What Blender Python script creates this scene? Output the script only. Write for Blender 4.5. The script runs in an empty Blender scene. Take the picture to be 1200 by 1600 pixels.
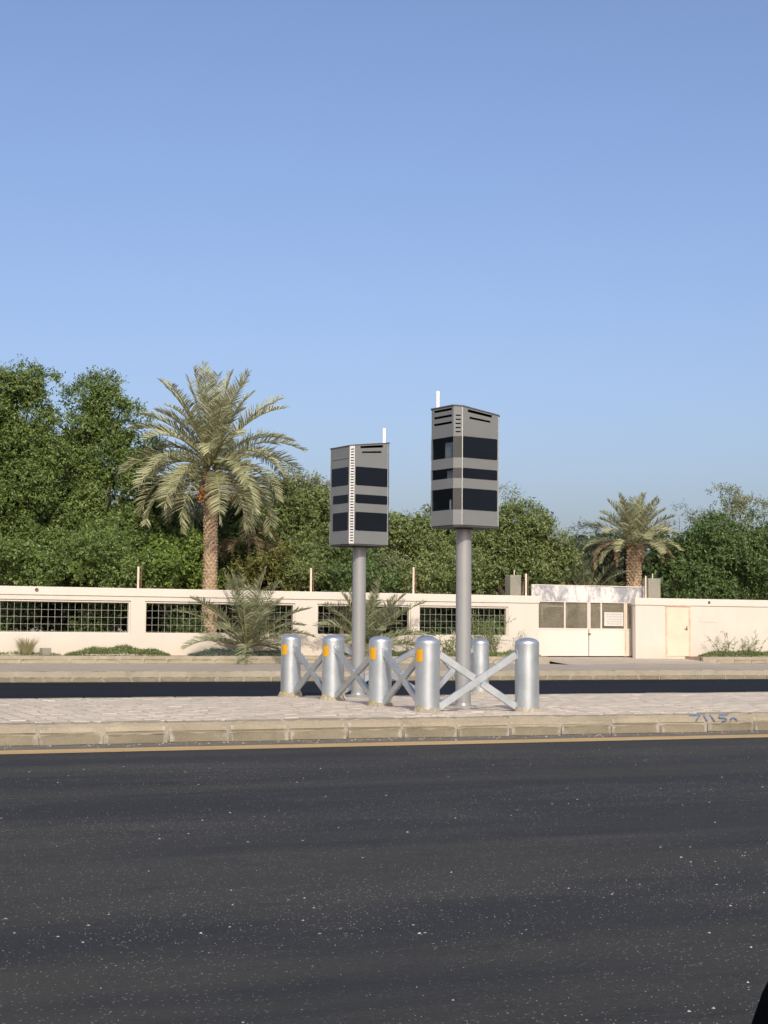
import bpy, bmesh, math, random
import numpy as np
from mathutils import Vector, Matrix

R = math.radians
scene = bpy.context.scene
COL = scene.collection

# ------------------------------------------------------------------ camera
EYE = 1.332
cam_d = bpy.data.cameras.new("camera")
cam = bpy.data.objects.new("camera", cam_d)
COL.objects.link(cam)
cam_d.sensor_fit = 'HORIZONTAL'
cam_d.sensor_width = 36.0
cam_d.lens = 72.0
cam_d.clip_start = 0.05
cam_d.clip_end = 6000
yaw, pitch, roll = math.atan2(2400, 5783), math.atan(184 / 2400), R(0.515)
F0 = Vector((math.sin(yaw), math.cos(yaw), 0)); R0 = Vector((math.cos(yaw), -math.sin(yaw), 0)); Z0 = Vector((0, 0, 1))
FW = F0 * math.cos(pitch) + Z0 * math.sin(pitch)
UP = Z0 * math.cos(pitch) - F0 * math.sin(pitch)
RT = R0 * math.cos(roll) + UP * math.sin(roll)
UP = -R0 * math.sin(roll) + UP * math.cos(roll)
cam.matrix_world = Matrix(((RT.x, UP.x, -FW.x, 0), (RT.y, UP.y, -FW.y, 0), (RT.z, UP.z, -FW.z, EYE), (0, 0, 0, 1)))
scene.camera = cam

# ------------------------------------------------------------------ sky and sun
SUN_EL = R(33)
SUN_XY = Vector((-0.26, -1.0)).normalized()          # towards the sun
w = bpy.data.worlds.new("World"); scene.world = w; w.use_nodes = True
nt = w.node_tree; nt.nodes.clear()
sky = nt.nodes.new("ShaderNodeTexSky"); sky.sky_type = 'NISHITA'; sky.sun_disc = False
sky.sun_elevation = SUN_EL; sky.sun_rotation = math.atan2(SUN_XY.x, SUN_XY.y)
sky.altitude = 0; sky.air_density = 1.0; sky.dust_density = 3.5; sky.ozone_density = 3.3
bg = nt.nodes.new("ShaderNodeBackground"); bg.inputs['Strength'].default_value = 0.15
wo = nt.nodes.new("ShaderNodeOutputWorld")
tint = nt.nodes.new("ShaderNodeMix"); tint.data_type = 'RGBA'; tint.blend_type = 'MULTIPLY'; tint.inputs[0].default_value = 1.0
tint.inputs[7].default_value = (1.14, 1.055, 1.13, 1)          # white balance of the whole sky
nt.links.new(sky.outputs[0], tint.inputs[6]); nt.links.new(tint.outputs[2], bg.inputs[0]); nt.links.new(bg.outputs[0], wo.inputs[0])
sd = bpy.data.lights.new("sun", 'SUN'); sd.energy = 3.2; sd.angle = R(0.53); sd.color = (1.0, 0.97, 0.80)
so = bpy.data.objects.new("sun", sd); COL.objects.link(so)
sdir = Vector((SUN_XY.x * math.cos(SUN_EL), SUN_XY.y * math.cos(SUN_EL), math.sin(SUN_EL)))
so.rotation_euler = (-sdir).to_track_quat('-Z', 'Y').to_euler()
so.location = (0, -5, 30)
scene.view_settings.view_transform = 'Standard'
scene.view_settings.look = 'None'
scene.view_settings.exposure = 0.0
scene.view_settings.gamma = 1.0
scene.view_settings.use_curve_mapping = False
scene.render.engine = 'CYCLES'

# ------------------------------------------------------------------ materials
class NT:
    def __init__(s, name):
        s.m = bpy.data.materials.new(name); s.m.use_nodes = True
        s.t = s.m.node_tree; s.b = s.t.nodes['Principled BSDF']
    def n(s, typ, **kw):
        nd = s.t.nodes.new(typ)
        for k, v in kw.items():
            if k.startswith('i_'):
                key = k[2:]
                key = int(key) if key.isdigit() else key
                nd.inputs[key].default_value = v
            else:
                setattr(nd, k, v)
        return nd
    def l(s, a, b): s.t.links.new(a, b)
    def pos(s, scale=(1, 1, 1), obj=False):
        if obj:
            g = s.n('ShaderNodeTexCoord').outputs['Object']
        else:
            g = s.n('ShaderNodeNewGeometry').outputs['Position']
        mp = s.n('ShaderNodeMapping'); mp.inputs['Scale'].default_value = scale
        s.l(g, mp.inputs[0]); return mp.outputs[0]
    def noise(s, scale, detail=4, rough=.55, vec=None, dist=0.0):
        nd = s.n('ShaderNodeTexNoise'); nd.inputs['Scale'].default_value = scale
        nd.inputs['Detail'].default_value = detail; nd.inputs['Roughness'].default_value = rough
        nd.inputs['Distortion'].default_value = dist
        if vec is not None: s.l(vec, nd.inputs['Vector'])
        return nd.outputs[0]
    def ramp(s, fac, stops):
        nd = s.n('ShaderNodeValToRGB'); cr = nd.color_ramp
        while len(cr.elements) < len(stops): cr.elements.new(0.5)
        for e, (p, c) in zip(cr.elements, stops):
            e.position = p
            e.color = (c, c, c, 1) if isinstance(c, (int, float)) else (*c[:3], 1)
        s.l(fac, nd.inputs[0]); return nd.outputs[0]
    def mix(s, fac, a, b, mode='MIX'):
        nd = s.n('ShaderNodeMix'); nd.data_type = 'RGBA'; nd.blend_type = mode
        for v, i in ((fac, 0), (a, 6), (b, 7)):
            if hasattr(v, 'links') or hasattr(v, 'is_linked'): s.l(v, nd.inputs[i])
            elif isinstance(v, (int, float)): nd.inputs[i].default_value = v if i == 0 else (v, v, v, 1)
            else: nd.inputs[i].default_value = (*v[:3], 1)
        return nd.outputs[2]
    def math(s, op, a, b=None):
        nd = s.n('ShaderNodeMath'); nd.operation = op
        for v, i in ((a, 0), (b, 1)):
            if v is None: continue
            if hasattr(v, 'is_linked'): s.l(v, nd.inputs[i])
            else: nd.inputs[i].default_value = v
        return nd.outputs[0]
    def bump(s, h, strength=.3, dist=.01):
        nd = s.n('ShaderNodeBump'); nd.inputs['Strength'].default_value = strength
        nd.inputs['Distance'].default_value = dist
        s.l(h, nd.inputs['Height']); s.l(nd.outputs[0], s.b.inputs['Normal'])
    def out(s, col=None, rough=None, metal=None, spec=None):
        for v, k in ((col, 'Base Color'), (rough, 'Roughness'), (metal, 'Metallic'), (spec, 'Specular IOR Level')):
            if v is None: continue
            if hasattr(v, 'is_linked'): s.l(v, s.b.inputs[k])
            elif isinstance(v, (tuple, list)): s.b.inputs[k].default_value = (*v[:3], 1)
            else: s.b.inputs[k].default_value = v
        return s.m

def plain(name, col, rough=.6, metal=0, var=.12, scale=6, spec=.5):
    n = NT(name); v = n.noise(scale, 5, .6, n.pos())
    c0 = tuple(c * (1 - var) for c in col); c1 = tuple(min(1, c * (1 + var)) for c in col)
    return n.out(n.ramp(v, [(.3, c0), (.7, c1)]), rough, metal, spec)

def mat_asphalt(name, base, fresh):
    n = NT(name); p = n.pos()
    fine = n.noise(120, 4, .75, p); grit = n.noise(34, 5, .75, p)
    agg = n.n('ShaderNodeTexVoronoi'); agg.inputs['Scale'].default_value = 85; n.l(p, agg.inputs['Vector'])
    lane = n.noise(1.0, 8, .68, n.pos((.06, .7, 1)), .5)
    patch = n.noise(.8, 7, .66, n.pos((.30, 1, 1)), .6)
    blot = n.noise(3.1, 6, .68, n.pos((.55, 1, 1)))
    c = n.ramp(fine, [(.30, tuple(v * .35 for v in base)), (.50, base), (.70, tuple(v * 1.75 for v in base))])
    c = n.mix(.45, c, n.ramp(grit, [(.32, tuple(v * .45 for v in base)), (.68, tuple(v * 1.6 for v in base))]))
    if fresh:
        c = n.mix(n.ramp(lane, [(.42, 0.), (.6, .55)]), c, tuple(v * 1.9 for v in base))
        return n.out(c, .85, 0, .12)
    dark = n.mix(.62, c, (base[0] * .47, base[1] * .53, base[2] * .72))         # tyre-polished bands, bluish bitumen
    c = n.mix(n.ramp(lane, [(.45, 0.), (.57, 1.)]), c, dark)
    c = n.mix(n.ramp(patch, [(.47, 0.), (.68, .55)]), c, (base[0] * 1.55, base[1] * 1.48, base[2] * 1.42))
    c = n.mix(n.ramp(blot, [(.56, 0.), (.70, .5)]), c, tuple(v * .45 for v in base))
    wn = n.n('ShaderNodeTexWhiteNoise'); wn.noise_dimensions = '3D'; n.l(agg.outputs['Position'], wn.inputs['Vector'])
    near = n.math('LESS_THAN', agg.outputs['Distance'], .40)
    chip = n.math('MULTIPLY', n.math('GREATER_THAN', wn.outputs['Value'], .93), near)
    chip2 = n.math('MULTIPLY', chip, n.ramp(patch, [(.38, .1), (.60, .75)]))
    c = n.mix(chip2, c, (.30, .285, .26))
    n.bump(n.math('ADD', fine, n.math('MULTIPLY', agg.outputs['Distance'], .8)), .7, .005)
    return n.out(c, .85, 0, .22)

def mat_concrete(name, col, stain=(.16, .125, .085), amt=.5, sc=1.0, smear=0):
    n = NT(name); p = n.pos()
    a = n.noise(2.2 * sc, 7, .65, p); b = n.noise(38 * sc, 4, .7, p); s2 = n.noise(.75 * sc, 5, .6, n.pos((1, 1, 3)))
    oi = n.n('ShaderNodeObjectInfo')
    c = n.ramp(a, [(.28, tuple(v * .60 for v in col)), (.45, tuple(v * .92 for v in col)), (.55, col), (.75, tuple(min(.9, v * 1.25) for v in col))])
    c = n.mix(n.ramp(s2, [(.47, 0.), (.72, amt)]), c, stain)
    c = n.mix(.35, c, n.ramp(b, [(.3, tuple(v * .6 for v in col)), (.7, tuple(v * 1.2 for v in col))]))
    c = n.mix(n.math('MULTIPLY', oi.outputs['Random'], .28), c, tuple(v * .55 for v in col))
    if smear:
        sp = n.n('ShaderNodeSeparateXYZ'); n.l(n.pos(obj=True), sp.inputs[0])
        edge = n.math('ADD', n.math('ABSOLUTE', sp.outputs[0]), n.math('MULTIPLY', n.noise(9, 5, .7, p), .22))
        c = n.mix(n.ramp(edge, [(.42, 0.), (.46, .7)]), c, n.ramp(b, [(.3, (.33, .30, .255)), (.7, (.46, .425, .37))]))
    n.bump(n.math('ADD', n.math('MULTIPLY', b, .6), a), .7, .016)
    return n.out(c, .9, 0, .25)

def mat_paver():
    n = NT("paving_block"); p = n.pos()
    g = n.n('ShaderNodeNewGeometry'); oi = n.n('ShaderNodeObjectInfo')
    rv = n.math('FRACT', n.math('ADD', g.outputs['Random Per Island'], oi.outputs['Random']))
    a = n.noise(24, 4, .7, p); d = n.noise(.8, 5, .6, p)
    c = n.ramp(rv, [(0, (.50, .425, .33)), (.5, (.565, .48, .38)), (1, (.63, .54, .435))])
    c = n.mix(n.ramp(d, [(.42, 0.), (.68, .45)]), c, (.42, .355, .28))
    c = n.mix(.3, c, n.ramp(a, [(.3, (.38, .32, .25)), (.7, (.58, .50, .41))]))
    n.bump(a, .4, .006)
    return n.out(c, .88, 0, .25)

def mat_wall(name, col, stain=.22):
    n = NT(name); p = n.pos()
    a = n.noise(1.1, 6, .6, p); b = n.noise(45, 3, .6, p); st = n.noise(1.6, 6, .65, n.pos((2.2, 2.2, .35)))
    c = n.ramp(a, [(.25, tuple(v * .93 for v in col)), (.75, col)])
    c = n.mix(n.ramp(st, [(.52, 0.), (.80, stain)]), c, (.42, .36, .29))
    sp = n.n('ShaderNodeSeparateXYZ'); n.l(p, sp.inputs[0])
    low = n.math('MULTIPLY', n.ramp(sp.outputs['Z'], [(.50, 1.), (.95, 0.)]), n.ramp(a, [(.35, .1), (.65, .55)]))
    c = n.mix(low, c, (.50, .40, .29))                       # soil splash along the foot
    n.bump(n.math('ADD', n.math('MULTIPLY', a, 2.0), b), .25, .012)
    return n.out(c, .85, 0, .3)

def mat_leaf(name, dark, mid, light, trans=.14):
    n = NT(name); g = n.n('ShaderNodeNewGeometry')
    big = n.noise(.55, 4, .6, n.pos())
    v = n.math('ADD', n.math('MULTIPLY', g.outputs['Random Per Island'], .62), n.math('MULTIPLY', big, .45))
    c = n.ramp(v, [(.12, dark), (.5, mid), (.9, light)])
    n.out(c, .5, 0, .35)
    tr = n.n('ShaderNodeBsdfTranslucent'); n.l(n.mix(.5, c, tuple(min(1, x * 1.5) for x in light)), tr.inputs[0])
    mx = n.n('ShaderNodeMixShader'); mx.inputs[0].default_value = trans
    n.l(n.b.outputs[0], mx.inputs[1]); n.l(tr.outputs[0], mx.inputs[2])
    n.l(mx.outputs[0], n.t.nodes['Material Output'].inputs[0])
    return n.m

def mat_galv():
    n = NT("galvanised_steel"); p = n.pos(obj=True)
    oi = n.n('ShaderNodeObjectInfo')
    off = n.n('ShaderNodeVectorMath'); off.operation = 'ADD'; n.l(p, off.inputs[0])
    cmb = n.n('ShaderNodeCombineXYZ'); n.l(n.math('MULTIPLY', oi.outputs['Random'], 30), cmb.inputs[0]); n.l(cmb.outputs[0], off.inputs[1])
    pv = off.outputs[0]
    vo = n.n('ShaderNodeTexVoronoi'); vo.inputs['Scale'].default_value = 34; n.l(pv, vo.inputs['Vector'])
    a = n.noise(5, 6, .65, pv); mp = n.n('ShaderNodeMapping'); mp.inputs['Scale'].default_value = (6, 6, .9); n.l(pv, mp.inputs[0])
    run = n.noise(2.2, 6, .7, mp.outputs[0])
    c = n.ramp(a, [(.25, (.48, .52, .53)), (.75, (.60, .64, .655))])
    c = n.mix(.07, c, n.ramp(vo.outputs['Color'], [(.2, (.34, .36, .37)), (.8, (.62, .64, .65))]))
    c = n.mix(n.ramp(run, [(.58, 0.), (.70, .4)]), c, (.40, .43, .44))
    r = n.ramp(n.math('ADD', n.math('MULTIPLY', a, .7), n.math('MULTIPLY', run, .3)), [(.3, .29), (.7, .40)])
    n.bump(a, .02, .01)
    return n.out(c, r, .74, .5)

M = {}
M['asphalt'] = mat_asphalt("asphalt", (.043, .0415, .036), False)
M['fresh'] = mat_asphalt("fresh_asphalt", (.0085, .010, .014), True)
M['kerb'] = mat_concrete("kerb_concrete", (.355, .305, .22), (.22, .18, .12), .55, smear=1)
M['kerb_low'] = mat_concrete("kerb_concrete_damp", (.25, .215, .148), (.13, .105, .07), .75, smear=1)
M['mortar'] = mat_concrete("mortar", (.38, .33, .25), amt=.3)
M['side'] = mat_concrete("sidewalk_concrete", (.45, .385, .305), (.31, .26, .20), .6, .6)
M['conc'] = mat_concrete("raw_concrete", (.30, .275, .22), amt=.3)
M['paver'] = mat_paver()
M['joint'] = plain("joint_sand", (.17, .135, .105), .95, var=.3, scale=14)
M['sand'] = plain("sandy_soil", (.30, .235, .165), .95, var=.2, scale=3)
M['soil'] = plain("garden_soil", (.12, .09, .06), .95, var=.3, scale=3)
M['wall'] = mat_wall("cream_render", (.60, .54, .46), .22)
M['coping'] = mat_wall("cream_coping", (.62, .56, .48), .16)
M['grille'] = plain("grille_steel", (.48, .44, .38), .55, .2)
M['post'] = plain("beige_post", (.62, .53, .40), .6)
M['rust'] = plain("rusty_steel", (.16, .085, .05), .8, var=.3)
M['galv'] = mat_galv()
M['pole'] = plain("grey_paint", (.285, .283, .275), .42, .15, var=.05, scale=2)
M['case'] = plain("case_grey_paint", (.18, .182, .174), .45, .1, var=.05, scale=2)
M['lid'] = plain("case_lid", (.10, .10, .105), .5, .1)
M['alu'] = plain("pale_aluminium", (.62, .605, .56), .38, .35, var=.05)
M['under'] = plain("case_underside", (.055, .055, .057), .6)
M['white'] = plain("white_plastic", (.82, .82, .80), .4, var=.03)
M['dark'] = plain("dark_glass", (.006, .008, .012), .2, 0, var=.1, spec=.2)
M['tint'] = plain("smoked_panel", (.050, .049, .045), .3, .1, var=.08)
M['unit'] = plain("equipment_grey", (.62, .63, .62), .5, var=.05)
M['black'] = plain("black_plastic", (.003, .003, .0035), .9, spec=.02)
def mat_sticker():
    n = NT("orange_reflective_film"); p = n.pos(obj=True)
    v = n.n('ShaderNodeTexVoronoi'); v.inputs['Scale'].default_value = 120; n.l(p, v.inputs['Vector'])
    return n.out(n.ramp(v.outputs['Distance'], [(0, (.70, .38, .012)), (.6, (.62, .30, .008))]), .35, 0, .5)
M['sticker'] = mat_sticker()
def mat_line():
    n = NT("yellow_road_paint"); p = n.pos()
    a = n.noise(26, 5, .7, p); b = n.noise(1.4, 5, .65, n.pos((.6, 2, 1)))
    c = n.ramp(b, [(.3, (.44, .29, .12)), (.7, (.54, .38, .17))])
    c = n.mix(n.ramp(a, [(.55, 0.), (.68, .8)]), c, (.12, .105, .08))
    return n.out(c, .75, 0, .3)
M['line'] = mat_line()
def mat_glass():
    n = NT("tinted_glass"); tr = n.n('ShaderNodeBsdfTransparent'); tr.inputs[0].default_value = (.80, .84, .87, 1)
    n.out((.01, .012, .015), .06, 0, .6)
    mx = n.n('ShaderNodeMixShader'); mx.inputs[0].default_value = .88
    n.l(n.b.outputs[0], mx.inputs[1]); n.l(tr.outputs[0], mx.inputs[2]); n.l(mx.outputs[0], n.t.nodes['Material Output'].inputs[0])
    return n.m
M['glass'] = mat_glass()
def mat_mesh():
    n = NT("woven_gate_mesh"); n.out((.24, .21, .15), .7, .1)
    p = n.pos((1, 1, 1)); v = n.noise(60, 2, .6, p); k = n.noise(2.2, 5, .6, p)
    tr = n.n('ShaderNodeBsdfTransparent'); mx = n.n('ShaderNodeMixShader')
    n.l(n.math('MULTIPLY', n.ramp(v, [(.35, .3), (.65, .8)]), n.ramp(k, [(.35, .65), (.65, 1.2)])), mx.inputs[0])
    n.l(n.b.outputs[0], mx.inputs[1]); n.l(tr.outputs[0], mx.inputs[2]); n.l(mx.outputs[0], n.t.nodes['Material Output'].inputs[0])
    return n.m
M['mesh'] = mat_mesh()
def mat_gate():
    n = NT("gate_white_paint"); p = n.pos()
    st = n.noise(1.5, 7, .7, n.pos((1.2, 1, .45))); fl = n.noise(9, 6, .75, p)
    c = n.ramp(n.noise(1.2, 5, .6, p), [(.3, (.62, .545, .47)), (.7, (.68, .60, .52))])
    c = n.mix(n.ramp(st, [(.60, 0.), (.78, .3)]), c, (.47, .45, .45))
    return n.out(c, .65, 0, .4)
M['gate'] = mat_gate()
def mat_header():
    n = NT("flaking_header_paint"); p = n.pos()
    st = n.noise(1.25, 8, .72, n.pos((1.1, 1, .55)), .5); fl = n.noise(8, 7, .78, p)
    k = n.math('ADD', n.math('MULTIPLY', st, .75), n.math('MULTIPLY', fl, .25))
    c = n.ramp(k, [(.47, (.70, .64, .57)), (.51, (.50, .475, .46)), (.57, (.27, .265, .275))])
    return n.out(c, .75, 0, .3)
M['header'] = mat_header()
def mat_door():
    n = NT("peach_door_paint"); p = n.pos()
    c = n.ramp(n.noise(2, 5, .6, p), [(.3, (.62, .50, .37)), (.7, (.67, .55, .42))])
    return n.out(c, .6, 0, .4)
M['door'] = mat_door()
M['doorframe'] = plain("rusty_door_frame", (.60, .42, .30), .7, var=.25, scale=5)
M['board'] = plain("notice_board", (.56, .53, .48), .6, var=.05)
M['ink'] = plain("faded_ink", (.20, .195, .19), .7)
M['plate'] = plain("faded_plate", (.575, .505, .43), .7, var=.04)
M['blue'] = plain("blue_spray_paint", (.10, .16, .30), .8, var=.3, scale=30)
M['yellow'] = plain("yellow_marking", (.42, .34, .07), .8, var=.3, scale=30)
M['stone'] = plain("pale_chippings", (.46, .43, .38), .85, var=.4, scale=20)
M['bark'] = plain("bark", (.13, .095, .065), .9, var=.35, scale=8)
M['palmbark'] = plain("palm_boot_brown", (.37, .265, .17), .9, var=.35, scale=9)
M['date'] = plain("date_orange", (.42, .17, .04), .6, var=.3, scale=12)
M['stalk'] = plain("frond_stalk", (.23, .22, .10), .6, var=.2)
M['drystalk'] = plain("dry_stalk", (.26, .18, .10), .8, var=.25)
M['leaf'] = mat_leaf("foliage_green", (.036, .062, .012), (.100, .150, .033), (.21, .26, .075))
M['leaf2'] = mat_leaf("foliage_mid", (.046, .068, .017), (.122, .160, .046), (.24, .27, .092))
M['leafv'] = mat_leaf("foliage_bright", (.060, .098, .014), (.118, .178, .030), (.185, .25, .055))
M['leafo'] = mat_leaf("foliage_olive", (.095, .108, .046), (.168, .185, .084), (.265, .28, .135))
M['leafy'] = mat_leaf("foliage_yellowgreen", (.055, .060, .014), (.115, .120, .028), (.19, .18, .050))
M['leafd'] = mat_leaf("foliage_deep", (.028, .052, .014), (.072, .118, .032), (.145, .20, .060))
M['leafg'] = mat_leaf("foliage_greygreen", (.055, .075, .045), (.10, .125, .080), (.16, .185, .125))
M['leafb'] = mat_leaf("foliage_brown", (.085, .060, .030), (.15, .115, .060), (.22, .175, .095), .15)
M['frond'] = mat_leaf("palm_frond", (.20, .205, .11), (.33, .33, .18), (.47, .46, .27), .2)
M['frond2'] = mat_leaf("palm_frond_grey", (.125, .14, .075), (.215, .23, .125), (.33, .335, .19), .2)
M['fronddry'] = mat_leaf("palm_frond_dry", (.13, .085, .045), (.21, .145, .085), (.30, .22, .14), .15)
M['cover'] = mat_leaf("ground_cover_green", (.065, .085, .030), (.13, .165, .055), (.21, .25, .095))
M['coverteal'] = mat_leaf("ground_cover_teal", (.040, .062, .045), (.075, .108, .080), (.12, .155, .115))
M['straw'] = mat_leaf("dry_grass", (.16, .14, .07), (.27, .24, .13), (.38, .34, .20), .2)

# ------------------------------------------------------------------ mesh helpers
def link(o, parent=None):
    COL.objects.link(o)
    if parent is not None: o.parent = parent
    return o
def tag(o, label=None, cat=None, group=None, kind=None):
    for k, v in (('label', label), ('category', cat), ('group', group), ('kind', kind)):
        if v: o[k] = v
    return o
def empty(name, loc=(0, 0, 0), rz=0):
    o = bpy.data.objects.new(name, None); o.location = loc; o.rotation_euler = (0, 0, rz); o.empty_display_size = .2
    return link(o)

class MB:
    def __init__(s): s.v = []; s.f = []
    def add(s, vs, fs):
        b = len(s.v); s.v += [tuple(v) for v in vs]; s.f += [tuple(i + b for i in f) for f in fs]; return s
    def box(s, x0, x1, y0, y1, z0, z1):
        return s.add([(x0, y0, z0), (x1, y0, z0), (x1, y1, z0), (x0, y1, z0), (x0, y0, z1), (x1, y0, z1), (x1, y1, z1), (x0, y1, z1)],
                     [(0, 3, 2, 1), (4, 5, 6, 7), (0, 1, 5, 4), (1, 2, 6, 5), (2, 3, 7, 6), (3, 0, 4, 7)])
    def bar(s, a, b, w, h, up=(0, 0, 1)):
        a = Vector(a); b = Vector(b); t = (b - a).normalized(); u = Vector(up)
        sd = t.cross(u).normalized(); u = sd.cross(t)
        vs = []
        for p in (a, b):
            for i, j in ((-1, -1), (1, -1), (1, 1), (-1, 1)): vs.append(p + sd * (i * w / 2) + u * (j * h / 2))
        return s.add(vs, [(0, 1, 2, 3), (7, 6, 5, 4), (0, 4, 5, 1), (1, 5, 6, 2), (2, 6, 7, 3), (3, 7, 4, 0)])
    def tube(s, pts, rad, n=8, cap=True):
        pts = [Vector(p) for p in pts]; rings = []
        for i, p in enumerate(pts):
            t = (pts[min(i + 1, len(pts) - 1)] - pts[max(i - 1, 0)]).normalized()
            a = t.cross(Vector((0.13, .9, .2))).normalized() if abs(t.z) < .9 else t.cross(Vector((1, 0, 0))).normalized()
            c = t.cross(a); r = rad[i] if hasattr(rad, '__len__') else rad
            rings.append([p + (a * math.cos(2 * math.pi * k / n) + c * math.sin(2 * math.pi * k / n)) * r for k in range(n)])
        vs = [q for rg in rings for q in rg]; fs = []
        for i in range(len(pts) - 1):
            for k in range(n):
                a0 = i * n + k; b0 = i * n + (k + 1) % n
                fs.append((a0, a0 + n, b0 + n, b0))
        if cap: fs += [tuple(range(n)), tuple((len(pts) - 1) * n + k for k in reversed(range(n)))]
        return s.add(vs, fs)
    def lathe(s, prof, n=32, c=(0, 0, 0), cap=True):
        vs = []; fs = []
        for r, z in prof:
            for k in range(n): vs.append((c[0] + r * math.cos(2 * math.pi * k / n), c[1] + r * math.sin(2 * math.pi * k / n), c[2] + z))
        for i in range(len(prof) - 1):
            for k in range(n):
                a0 = i * n + k; b0 = i * n + (k + 1) % n; fs.append((a0, b0, b0 + n, a0 + n))
        if cap: fs += [tuple(reversed(range(n))), tuple((len(prof) - 1) * n + k for k in range(n))]
        return s.add(vs, fs)
    def xf(s, m):
        s.v = [tuple(m @ Vector(v)) for v in s.v]; return s
    def mesh(s, name, mat, smooth=False, bevel=0, seg=1):
        me = bpy.data.meshes.new(name); me.from_pydata(s.v, [], s.f); me.update()
        bm = bmesh.new(); bm.from_mesh(me)
        bmesh.ops.recalc_face_normals(bm, faces=bm.faces)
        if bevel: bmesh.ops.bevel(bm, geom=[e for e in bm.edges if len(e.link_faces) == 2 and e.calc_face_angle(0) > .5], offset=bevel, segments=seg, affect='EDGES', clamp_overlap=True)
        bm.to_mesh(me); bm.free()
        if mat: me.materials.append(mat)
        if smooth:
            for p in me.polygons: p.use_smooth = True
            try: me.set_sharp_from_angle(angle=R(38))
            except Exception: pass
        return me
    def build(s, name, mat, parent=None, smooth=False, bevel=0, seg=1, loc=None):
        o = bpy.data.objects.new(name, s.mesh(name, mat, smooth, bevel, seg))
        if loc: o.location = loc
        return link(o, parent)

def np_mesh(name, V, Fq, mat, parent=None, tri=False):
    k = 3 if tri else 4
    me = bpy.data.meshes.new(name)
    me.vertices.add(len(V)); me.vertices.foreach_set('co', np.ascontiguousarray(V, dtype=np.float32).ravel())
    nf = len(Fq); me.loops.add(nf * k); me.loops.foreach_set('vertex_index', np.ascontiguousarray(Fq, dtype=np.int32).ravel())
    me.polygons.add(nf); me.polygons.foreach_set('loop_start', np.arange(0, nf * k, k, dtype=np.int32))
    me.update(calc_edges=True); me.validate()
    me.materials.append(mat)
    return link(bpy.data.objects.new(name, me), parent)

def panel(u0, u1, z0, z1, holes, t0, t1):
    """Slab in (u, t, z) with rectangular holes, all reveals closed."""
    us = sorted({round(x, 5) for x in [u0, u1] + [h[i] for h in holes for i in (0, 1)] if u0 <= x <= u1})
    zs = sorted({round(x, 5) for x in [z0, z1] + [h[i] for h in holes for i in (2, 3)] if z0 <= x <= z1})
    solid = {}
    for i in range(len(us) - 1):
        for j in range(len(zs) - 1):
            cu, cz = (us[i] + us[i + 1]) / 2, (zs[j] + zs[j + 1]) / 2
            solid[i, j] = not any(h[0] < cu < h[1] and h[2] < cz < h[3] for h in holes)
    mb = MB(); idx = {}
    def vid(i, j, t):
        if (i, j, t) not in idx:
            idx[i, j, t] = len(mb.v); mb.v.append((us[i], t1 if t else t0, zs[j]))
        return idx[i, j, t]
    for (i, j), ok in solid.items():
        if not ok: continue
        mb.f.append((vid(i, j, 0), vid(i + 1, j, 0), vid(i + 1, j + 1, 0), vid(i, j + 1, 0)))
        mb.f.append((vid(i, j + 1, 1), vid(i + 1, j + 1, 1), vid(i + 1, j, 1), vid(i, j, 1)))
        for di, dj, a, b in ((-1, 0, (i, j + 1), (i, j)), (1, 0, (i + 1, j), (i + 1, j + 1)), (0, -1, (i, j), (i + 1, j)), (0, 1, (i + 1, j + 1), (i, j + 1))):
            if not solid.get((i + di, j + dj), False):
                mb.f.append((vid(*a, 0), vid(*a, 1), vid(*b, 1), vid(*b, 0)))
    return mb

# ------------------------------------------------------------------ ground, roads, median, sidewalk
rng = random.Random(7)
MED = 0.245
FAR_EDGE = 24.44
def drop(y): return .03 * max(0.0, min(1.0, (y - 20.0) / 4.4))      # the median falls slightly towards the far road
SW = 0.26          # far sidewalk level
VG = 0.50          # verge level at the wall foot
def sheet(name, x0, x1, y0, y1, z, mat):
    o = MB().add([(x0, y0, z), (x1, y0, z), (x1, y1, z), (x0, y1, z)], [(0, 1, 2, 3)]).build(name, mat)
    return tag(o, kind='structure')
tag(sheet('ground', -2500, 2500, -2500, 3500, -0.03, M['sand']), 'sandy ground stretching to the horizon')
tag(sheet('near_road', -60, 90, -6, 17.5, 0.0, M['asphalt']), 'dark worn asphalt road in the foreground')
tag(sheet('far_road', -60, 110, 24.3, 37.25, 0.0, M['fresh']), 'strip of dark fresh asphalt beyond the median')
tag(sheet('garden_soil', -40, 110, 46.1, 75, 0.42, M['soil']), 'shaded soil behind the boundary wall')
# yellow edge line
o = MB().add([(-40, 16.42, .004), (70, 16.42, .004), (70, 16.93, .004), (-40, 16.93, .004)], [(0, 1, 2, 3)]).build('edge_line', M['line'])
tag(o, 'yellow painted edge line along the near kerb', kind='structure')

# dust and fines swept into the gutter
def mat_gutter():
    n = NT("gutter_dust"); p = n.pos()
    a = n.noise(6, 6, .7, n.pos((.5, 2, 1))); b = n.noise(70, 4, .75, p)
    c = n.ramp(a, [(.35, (.070, .065, .060)), (.65, (.21, .185, .15))])
    return n.out(n.mix(.35, c, n.ramp(b, [(.3, (.05, .047, .044)), (.7, (.30, .27, .22))])), .95, 0, .15)
M['gutter'] = mat_gutter()
o = MB().add([(-40, 16.955, .003), (70, 16.955, .003), (70, 17.52, .006), (-40, 17.52, .006)], [(0, 1, 2, 3)]).build('gutter', M['gutter'])
tag(o, 'dusty gutter strip between the yellow line and the kerb', kind='structure')

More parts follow.
